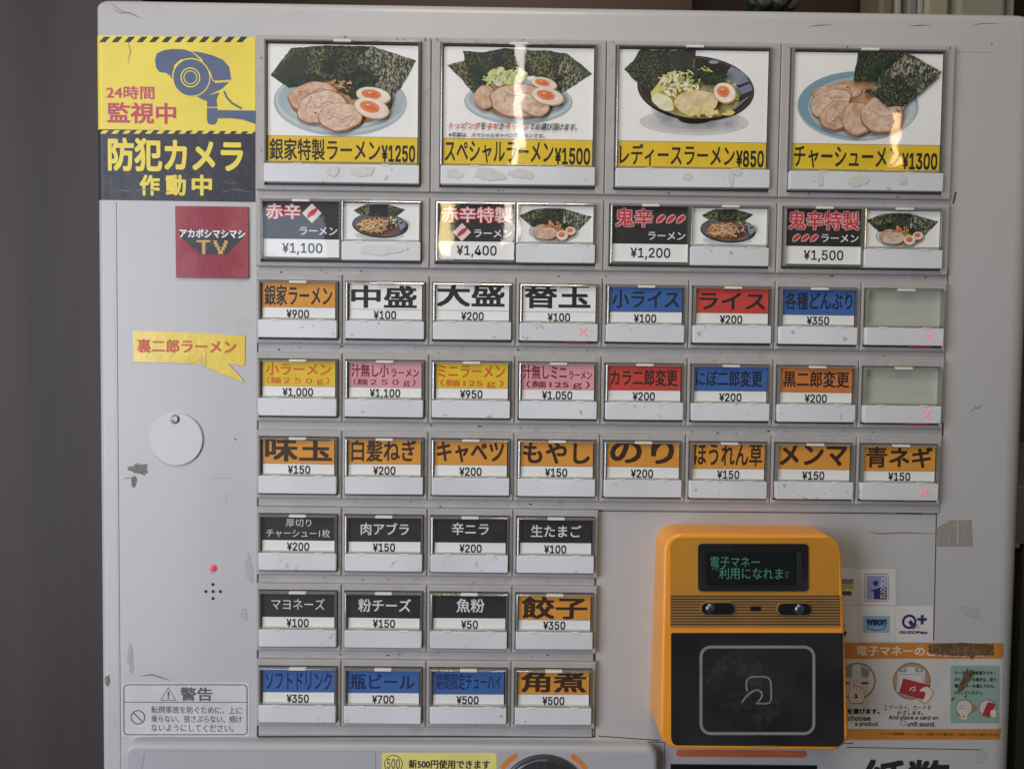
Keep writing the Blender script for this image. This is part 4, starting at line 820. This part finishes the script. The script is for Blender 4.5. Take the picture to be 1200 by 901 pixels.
# letters read from bottom to top: turn the row a quarter
for i_, p_ in enumerate(v_):
    u_, t_ = (p_[0] - min(xs_)) / (max(xs_) - min(xs_)), (p_[1] - min(zs_)) / (max(zs_) - min(zs_)); g.v[bb + i_] = (bx[2] - t_ * (bx[2] - bx[0]), Y1 - .00013, bx[1] + u_ * (bx[3] - bx[1]))
for q_ in f_: g.f.append(tuple(bb + i_ for i_ in q_)); g.m.append(w_i)
put('lettering', g, s)
s = tile(980, 710, 1006, 752, 'white square sticker with only a black letter showing past the reader')
g = G(); tx(g, 'ty', 982, 738, 992, 746, K, .05); g.ell(*at(988, 733, YP), .0008, .0008, Y1 - .0001, MKR); put('lettering', g, s)
s = tile(1006.8, 709.8, 1048.8, 752, 'white square sticker with a teal WAON mark')
g = G(); g.rect(*box_at(1011, 721.2, 1042.4, 740.6, YP), Y1 - .00005, MKT); tx(g, 'waon', 1015, 725, 1038.6, 732, MK, .04); g.stroke(pts([(1015.5, 733.5), (1018, 736.6), (1026, 737.8), (1035, 736.8), (1038.4, 733)], YP), .0005, Y1 - .0001, MK); g.stroke(pts([(1016, 732.8), (1038, 732.6)], YP), .0003, Y1 - .0001, MK); put('lettering', g, s)
s = tile(1049.4, 709.6, 1093.2, 752, 'white square sticker with a navy Q plus mark')
g = G(); q = at(1065.2, 728, YP); g.ring(q[0], q[1], .0044, .0015, Y1 - .00005, MK); g.flat(pts([(1064, 728.5), (1067, 725.5), (1073.5, 734), (1070, 737)], YP), Y1 - .00007, MK)
g.rect(*box_at(1074.5, 723.6, 1085.8, 726.8, YP), Y1 - .00008, MK); g.rect(*box_at(1078.6, 720, 1082, 731, YP), Y1 - .0001, MK)
g.stroke(pts([(1070, 735.5), (1074, 731), (1076, 735)], YP), .0006, Y1 - .0001, MKR); tx(g, 'QUICPay', 1053, 738.8, 1086.5, 742.6, K, .03, sk=.2); put('lettering', g, s)

# instruction sticker
BRN = M('instruction_orange', (0.50, 0.205, 0.045), .42, (0.44, 0.18, 0.04), 60); BODYW = M('instruction_white', (0.53, 0.52, 0.50), .42)
s = sheet('instruction_sticker', 1085, 868, 'orange and white 電子マネー instruction sticker with drawings of hands and cards', 'sticker', rrp(980, 752.6, 1176.2, 866, 4), BODYW, .00015)
LC = M('cream_print', (0.70, 0.58, 0.40), .5)
g = G(); g.flat(pts(rrp(980, 752.8, 1176, 771.2, 4), YP), Y1 - .00005, BRN); g.flat(pts([(980, 853.5), (1174, 853.5), (1172, 865.8), (980, 865.8)], YP), Y1 - .00005, BRN); put('band', g, s)
g = G(); tx(g, '電子マネーのご利用手順', 1003.5, 756.5, 1152, 768.4, LC, .022)
tx(g, '1.商品を選びます。', 974, 829.4, 1030.5, 835.6, K, .03); tx(g, 'Please choose', 966, 838, 1020, 843.6, K, .02); tx(g, 'a product.', 1001.5, 845, 1030, 851, K, .02)
tx(g, '2.', 1036, 825.2, 1040.5, 831, K, .0); tx(g, 'ケータイ、カードを', 1041.5, 825.2, 1091, 831.2, K, .0); tx(g, 'かざします。', 1051, 831.8, 1081.5, 837, K, .02); tx(g, 'And place a card on', 1041, 837.6, 1099, 843.6, K, .02); tx(g, 'until sound.', 1063, 844.8, 1096, 850.6, K, .02)
g.stroke(pts([(1053.5, 849.5), (1055.5, 846), (1057.5, 848), (1056, 850), (1060.5, 849.8), (1060.5, 844), (1055, 844)], YP), .0003, Y1 - .0001, K)
tx(g, '※サービスの運用時間により、いんせつ、お取扱できない場合があり、ご利用いただけない場合がございます。', 1032, 857.8, 1171, 861.4, BR, .02); put('lettering', g, s)
SKIN = M('drawn_hand', (0.66, 0.55, 0.47), .5); CIRC = M('drawn_brown', (0.30, 0.185, 0.09), .5); GRY = M('drawn_grey', (0.24, 0.24, 0.25), .5); MAROON = M('drawn_card_red', (0.34, 0.035, 0.05), .5)
def pic_circle(g, x, y, r_, fill): q = at(x, y, YP); g.ell(q[0], q[1], r_ * .00049, r_ * .00049, ly2(), fill); g.ring(q[0], q[1], r_ * .00049, .0011 if r_ > 15 else .0006, ly2(), CIRC)
yq = [Y1 - .00005]
def ly2(): yq[0] -= .000012; return yq[0]
C4 = lambda l: pts([(985 + x / 10.01, 770 + y / 10.01) for x, y in l], YP)
g = G(); pic_circle(g, 1004, 797.5, 23, BODYW); g.flat(C4([(65, 100), (135, 90), (130, 232), (60, 225)]), ly2(), GRY); g.flat(C4([(232, 98), (340, 150), (322, 232), (246, 225)]), ly2(), GRY)
g.flat(C4(rrp(238, 284, 328, 312, 12)), ly2(), MAROON); g.flat(C4(rrp(58, 284, 100, 312, 10)), ly2(), MAROON)
hand = [(106, 272), (120, 254), (138, 256), (146, 275), (150, 330), (185, 332), (215, 342), (245, 348), (270, 368), (276, 480), (262, 520), (235, 533), (130, 533), (104, 512), (90, 460), (96, 400), (108, 380)]
g.flat(C4(hand), ly2(), SKIN); g.stroke(C4(hand), .00035, ly2(), CIRC, closed=True)
for q in ([(150, 300), (148, 370)], [(190, 335), (190, 378)], [(236, 345), (234, 382)]): g.stroke(C4(q), .00035, ly2(), CIRC)
g.text('1', *box_at(985 + 16, 770 + 42.5, 985 + 20, 770 + 47, YP)[0:2], *box_at(985 + 16, 770 + 42.5, 985 + 20, 770 + 47, YP)[2:4], ly2(), K, .05)
pic_circle(g, 1067.8, 797.2, 23, M('drawn_tan', (0.34, 0.25, 0.17), .5)); g.flat(C4([(672, 150), (720, 108), (940, 108), (985, 150), (975, 400), (650, 400)]), ly2(), BODYW)
for x_ in (725, 915): g.flat(C4(rrp(x_ - 45, 112, x_ + 45, 170, 20)), ly2(), GRY); g.ell(*C4([(x_ + 5, 140)])[0], .0009, .0007, ly2(), BODYW)
g.stroke(C4([(668, 380), (680, 195), (958, 195), (960, 380)]), .0004, ly2(), GRY)
g.flat(C4([(728, 240), (1050, 322), (962, 490), (682, 408)]), ly2(), MAROON); g.stroke(C4([(806, 384), (830, 350), (866, 340), (866, 385), (840, 386)]), .0007, ly2(), SKIN)
hd = [(922, 375), (975, 342), (1015, 338), (1062, 372), (1080, 410), (1048, 480), (1000, 524), (960, 524), (900, 490), (962, 488), (990, 420), (960, 385), (930, 398)]
g.flat(C4(hd[:8] + [(955, 505), (985, 450), (992, 415), (965, 390), (932, 396)]), ly2(), SKIN); g.stroke(C4([(905, 492), (960, 526), (1000, 526), (1048, 480), (1080, 410), (1062, 372), (1015, 336)]), .0003, ly2(), CIRC)
put('drawing', g, s)
TEAL = M('teal_panel_print', (0.24, 0.36, 0.31), .45, (0.22, 0.33, 0.29), 60)
g = G(); g.flat(pts(rrp(1113.6, 779.4, 1171, 846.6, 1.6), YP), Y1 - .00005, TEAL)
for k, (t_, x1_) in enumerate((('ケータイに複数電子マネー', 1167), ('が入っている場合は、使う', 1167), ('電子マネーを選んでから、', 1166), ('かざしてください。', 1151))): tx(g, t_, 1118.2, 785.6 + k * 7.7, x1_, 790 + k * 7.7, K, .03)
C5 = lambda l: pts([(1105 + x / 10.01, 770 + y / 10.01) for x, y in l], YP)
pic_circle(g, 1129.2, 828.6, 10.5, BODYW); pic_circle(g, 1156.2, 828.6, 10.5, BODYW); g.flat(C5([(185, 560), (235, 560), (235, 600), (285, 660), (275, 722), (205, 722), (195, 640)]), ly2(), SKIN); g.stroke(C5([(190, 565), (235, 565), (235, 592), (190, 592)]), .0004, ly2(), MAROON, closed=True)
g.stroke(C5([(222, 700), (250, 676)]), .0006, ly2(), MAROON); g.flat(C5([(345, 545), (398, 590), (345, 640)]), ly2(), CIRC); g.flat(C5([(520, 515), (610, 540), (540, 700), (450, 670)]), ly2(), MAROON); g.flat(C5(rrp(548, 610, 620, 695, 25)), ly2(), SKIN)
put('teal_panel', g, s)
DRT = M('dark_tape_residue', (0.085, 0.06, 0.042), .6, (0.20, 0.11, 0.045), 500, (.38, .58), bump=.3, alpha=.72)
s = sheet('tape_residue', 1128, 768, 'dark dirty tape remnant over the orange heading of the instruction sticker', 'tape', [(1088, 755), (1100, 754), (1128, 752.5), (1142, 754), (1164, 754.5), (1165, 767), (1142, 768), (1139, 773), (1136, 768), (1118, 768), (1096, 766), (1088, 764)], DRT, .0001, Y=YP - .0003)
g = G(); g.ell(*at(1132, 794, YP), .0022, .0075, YP - .00055, DRT, rot=R(-25), irr=.2, seed=8); g.ell(*at(1126, 803, YP), .002, .0035, YP - .00057, DRT, rot=R(-50), irr=.2, seed=9); g.ell(*at(1116, 818, YP), .0014, .0007, YP - .00056, DRT, rot=R(40), irr=.2, seed=2); g.ell(*at(1131, 815, YP), .0008, .0007, YP - .00056, DRT, irr=.2, seed=6); put('smear', g, s)

# ================================================================== CARD READER
xl, xr = at(767.5, 700, YP)[0], at(964.0, 700, YP)[0]; zt, zb = at(860, 615, YP)[1], at(860, 847.5, YP)[1]
D0, D1 = 0.0225, 0.0310
def yf(x, z): t = (zt - z) / (zt - zb); return YP - (D0 + (D1 - D0) * t)
def fp(px_, py_):
    """point of the tilted front face seen at a photo pixel"""
    d = ray(px_, py_); k = (D1 - D0) / (zt - zb); t = (YP - D0 - k * zt - CAM.y + k * CAM.z) / (d.y - k * d.z); p_ = CAM + d * t; return (p_.x, p_.z)
rd = thing('card_reader', ((xl + xr) / 2, YP, zb), 'orange contactless card reader with small display and black touch pad', 'card reader')
OR = M('reader_orange', (0.84, 0.34, 0.035), 0.38, (0.78, 0.305, 0.03), 25, bump=.08, bscale=900, coat=.2); OG = M('reader_gold_panel', (0.50, 0.235, 0.03), 0.4, (0.47, 0.215, 0.028), 60)
RB = M('reader_black', (0.015, 0.016, 0.018), 0.22, (0.028, 0.029, 0.032), 30, spec=.5); RL = M('reader_grey_line', (0.23, 0.24, 0.25), .4)
def xrz(z): return xr + .0046 * (zt - z) / (zt - zb)
g = G(); g.smooth = True; g.plate(xl, zb, xr, zt, YP, yf, OR, r=0.0105, bev=0.0018, seg=8, bseg=5)
g.v = [(x + (xrz(z) - xr) * (x - xl) / (xr - xl) - .0018 * (zt - z) / (zt - zb) * (xr - x) / (xr - xl), y, z) for x, y, z in g.v]; put('housing', g, rd)   # it widens a little downwards
C6 = lambda l: [fp(750 + x / 3.004, 600 + y / 3.004) for x, y in l]
def fo(d): return lambda x, z: yf(x, z) - d
def rpoly(x0_, y0_, x1_, y1_, rt, rb, n=6):
    l = []
    for cx_, cy_, a0, r_ in ((x1_ - rt, y0_ + rt, -90, rt), (x1_ - rb, y1_ - rb, 0, rb), (x0_ + rb, y1_ - rb, 90, rb), (x0_ + rt, y0_ + rt, 180, rt)):
        for i in range(n + 1): a_ = R(a0 + 90 * i / n); l.append((cx_ + r_ * math.cos(a_), cy_ + r_ * math.sin(a_)))
    return l
def raised(g, poly, d0, d1, mat, inset=0.0, cap=None):
    P_ = [(min(max(x, xl + .0012), xrz(z) - .0014), max(z, zb + .0026)) for x, z in C6(poly)] if len(poly) > 8 else [(min(x, xrz(z) - .0014), z) for x, z in C6(poly)]
    a_ = sum(P_[i][0] * P_[(i + 1) % len(P_)][1] - P_[(i + 1) % len(P_)][0] * P_[i][1] for i in range(len(P_)))
    if a_ < 0: P_ = P_[::-1]
    cx_ = sum(p[0] for p in P_) / len(P_); cz_ = sum(p[1] for p in P_) / len(P_)
    Q = [(x + (cx_ - x) * inset, z + (cz_ - z) * inset) for x, z in P_]
    g.loop([[(x, yf(x, z) - d0, z) for x, z in P_], [(x, yf(x, z) - d1, z) for x, z in Q]], mat, cap=cap is None)
    if cap is not None: g.flat(Q, fo(d1), cap)
g = G(); raised(g, rpoly(106, 90, 698, 292, 34, 2), -.0005, .0003, OG); put('upper_panel', g, rd)
g = G(); raised(g, rpoly(203, 110, 590, 276, 14, 14), 0, .0012, RB); dp = put('display', g, rd)
SCR = M('display_glass', (0.012, 0.014, 0.015), 0.12, spec=.5); VFD = M('display_green', (0.05, 0.2, 0.14), .5, emit=(0.10, 0.50, 0.36), estr=0.10); VFDD = M('display_dim_green', (0.03, 0.1, 0.07), .5, emit=(0.05, 0.30, 0.20), estr=0.08)
g = G(); g.flat(C6(rpoly(230, 136, 562, 256, 5, 5)), fo(.0013), SCR); g.stroke(C6(rpoly(552, 140, 560, 250, 2, 2)), .0003, fo(.0014), M('display_edge', (0.09, 0.09, 0.09), .3), closed=True); put('screen', g, dp)
def ft(g, s_, x0_, y0_, x1_, y1_, ink, bold=0, d=.0015):
    a_ = C6([(x0_, y1_), (x1_, y0_)]); g.text(s_, a_[0][0], a_[0][1], a_[1][0], a_[1][1], fo(d), ink, bold)
g = G(); ft(g, '電子マネー', 245, 156, 418, 190, VFD); ft(g, '利用になれま', 276, 194, 500, 232, VFD); ft(g, 'す', 503, 204, 524, 230, VFDD); ft(g, '用', 249, 178, 272, 204, VFDD, d=.0016); put('display_lettering', g, dp)
STR = M('stripe_gold', (0.30, 0.165, 0.055), .4, (0.26, 0.145, 0.05), 50); STD = M('stripe_dark', (0.055, 0.035, 0.022), .5)
g = G(); raised(g, rpoly(107, 292, 702, 402, 2, 2), -.0005, .0003, STD); sb = put('sensor_band', g, rd)
for k in range(11):
    y_ = 296 + k * 9.9; g = G(); raised(g, [(107, y_), (702, y_), (702, y_ + 5.6), (107, y_ + 5.6)], .0002, .0009, STR, 0); put('rib', g, sb)
for k, (x_, y_, hx) in enumerate(((272, 336, 3 - 30), (540, 338, 18))):
    g = G(); g.smooth = True; raised(g, rpoly(x_ - 62, y_ - 24, x_ + 62, y_ + 24, 23, 23), .0004, .0014, STR); raised(g, rpoly(x_ - 58, y_ - 20, x_ + 58, y_ + 20, 19, 19), .0010, .0018, SCR); sw = put('sensor_window', g, rd)
    # domed lens, its pale metallic colour standing in for the highlight
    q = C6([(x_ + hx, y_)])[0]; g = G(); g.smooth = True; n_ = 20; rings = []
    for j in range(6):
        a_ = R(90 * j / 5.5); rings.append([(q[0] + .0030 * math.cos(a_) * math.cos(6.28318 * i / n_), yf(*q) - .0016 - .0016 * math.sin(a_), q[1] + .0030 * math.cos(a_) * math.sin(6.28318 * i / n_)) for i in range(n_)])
    g.loop(rings, M('lens_highlight_grey', (0.22, 0.24, 0.30), .22, (0.10, 0.11, 0.15), 300, metal=.7, coat=1.0)); put('lens', g, sw)
g = G(); raised(g, rpoly(387, 329, 423, 345, 4, 4), .0004, .0012, SCR); put('status_lamp', g, rd)
g = G(); raised(g, rpoly(109, 424, 718, 825, 6, 34), -.0005, .0003, RB); tp = put('touch_pad', g, rd)
g = G(); g.stroke(C6(rpoly(214, 473, 611, 777, 34, 34)), .0016, fo(.0004), RL, closed=True); put('pad_outline', g, tp)
g = G(); g.stroke(C6([(376, 628), (373, 606), (375, 590), (384, 580), (400, 577), (436, 577), (452, 582), (459, 594), (461, 625), (461, 656), (455, 668), (440, 672), (406, 670), (420, 660), (429, 645), (427, 631), (416, 624), (402, 625), (384, 636), (368, 652), (358, 668)]), .00095, fo(.0005), RL); put('touch_mark', g, tp)
SMU = M('finger_smudge', (0.20, 0.20, 0.20), .6, (0.05, 0.05, 0.05), 260, (.4, .7), alpha=.10)
g = G(); rr = random.Random(9)
for j in range(7): q = C6([(rr.uniform(240, 600), rr.uniform(470, 760))])[0]; g.ell(q[0], q[1], rr.uniform(.004, .011), rr.uniform(.003, .008), fo(.00055 + j * 3e-6), SMU, rot=rr.uniform(0, 3), irr=.12, seed=j)
put('smudge', g, tp)
g = G(); raised(g, rpoly(400, 818, 484, 828, 3, 3), .0002, .0005, M('worn_tag', (0.10, 0.10, 0.10), .5, (0.05, 0.05, 0.05), 600)); put('worn_tag', g, tp)

# ================================================================== BEHIND AND BESIDE
def boxg(g, x0_, y0_, z0_, x1_, y1_, z1_, mat, bev=.001): g.plate(x0_, z0_, x1_, z1_, y1_, y0_, mat, r=bev, bev=bev, seg=1, bseg=1)
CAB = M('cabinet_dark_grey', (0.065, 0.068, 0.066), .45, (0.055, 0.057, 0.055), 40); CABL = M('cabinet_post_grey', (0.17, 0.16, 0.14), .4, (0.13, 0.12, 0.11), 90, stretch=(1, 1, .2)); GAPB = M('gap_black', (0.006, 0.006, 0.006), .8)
YK = 0.12
cb = thing('metal_cabinet', (at(1240, 800, YK)[0], YK, ZBOT), 'dark grey metal cabinet in the gap at the right edge of the photo', 'cabinet')
g = G(); boxg(g, at(1194, 800, YK)[0], YK, ZBOT, at(1194, 800, YK)[0] + .3, YK + .3, at(1196, 640, YK)[1], CAB); put('door_panel', g, cb)
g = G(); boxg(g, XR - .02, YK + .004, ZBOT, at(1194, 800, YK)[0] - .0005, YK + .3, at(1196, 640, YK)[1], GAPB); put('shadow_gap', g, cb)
g = G(); boxg(g, XR - .02, YK - .001, at(1190, 638, YK)[1], at(1194, 800, YK)[0] + .3, YK + .3, at(1190, 569, YK)[1], CABL); put('rail', g, cb)
g = G(); boxg(g, XR - .02, YK - .004, at(1190, 641, YK)[1], at(1191.5, 640, YK)[0], YK + .1, at(1190, 636.5, YK)[1], M('chrome_edge', (0.5, 0.5, 0.48), .3, metal=.7), .0005); put('rail_edge', g, cb)
g = G(); g.smooth = True; a_ = at(1180, 567, YK - .02); b_ = at(1194, 521, YK - .02); g.plate(a_[0], a_[1], b_[0], b_[1], YK + .01, YK - .02, CABL, r=.004, bev=.002); put('latch', g, cb)
WD = M('brown_side_panel', (0.085, 0.07, 0.05), .6, (0.06, 0.05, 0.04), 20)
g = G(); boxg(g, at(1186, 300, .3)[0], .45, at(1190, 569, YK)[1] - .1, at(1186, 300, .3)[0] + .3, .5, .28, WD); o_ = put('wall_panel', g, label='dim brown panel beside the right edge of the machine above the cabinet', category='panel')
# pale upright boards above the machine at the right
YU = .50
for px0, px1, c, lab in ((1030, 1049, (0.20, .17, .11), 'dull brown upright board, leftmost of those over the machine top'), (1050, 1057, (0.40, .40, .32), 'thin pale board behind the machine top, left of the black gap'), (1064, 1076, (0.26, .26, .23), 'grey upright board behind the machine top, right of the black gap'), (1076.5, 1083, (0.42, .39, .36), 'thin pinkish white board behind the machine top'), (1083.5, 1114, (0.42, .40, .27), 'cream roll standing behind the machine top'), (1122, 1180.5, (0.38, .37, .29), 'widest cream upright board behind the machine top'), (1185, 1189, (0.30, .29, .25), 'thin grey board at the machine corner, rightmost behind the top')):
    x0_ = at(px0, 5, YU)[0]; x1_ = at(px1, 5, YU)[0]; g = G(); g.smooth = True; g.plate(x0_, ZT + .05, x1_, .62, YU + .05, YU, M('upright_board_%d' % int(px0), c, .6, tuple(q * .75 for q in c), 30, stretch=(1, 1, .1)), r=.001, bev=min(.006, (x1_ - x0_) * .3))
    put('upright_board', g, label=lab, category='board')
SHF = M('dark_wood_shelf', (0.06, 0.028, 0.016), .5, (0.03, 0.015, 0.01), 30, stretch=(.1, 1, 1))
g = G(); boxg(g, at(160, 5, .45)[0], .45, .30, at(812, 5, .45)[0], .5, .62, SHF); put('shelf_board', g, label='dark reddish brown board seen just above the machine top', category='board')
g = G(); rr = random.Random(5); GP = M('dark_ornament_green', (0.03, 0.04, 0.03), .4, (0.08, 0.09, 0.07), 200)
for j in range(16):
    q = at(rr.uniform(882, 925), rr.uniform(-2, 7), .46); disc(g, q[0], q[1], rr.uniform(.006, .012), .50, .45 - rr.uniform(0, .01), GP, bev=.004, n=12)
put('dark_ornament', g, label='dark green lumpy ornament peeking over the machine top', category='ornament')
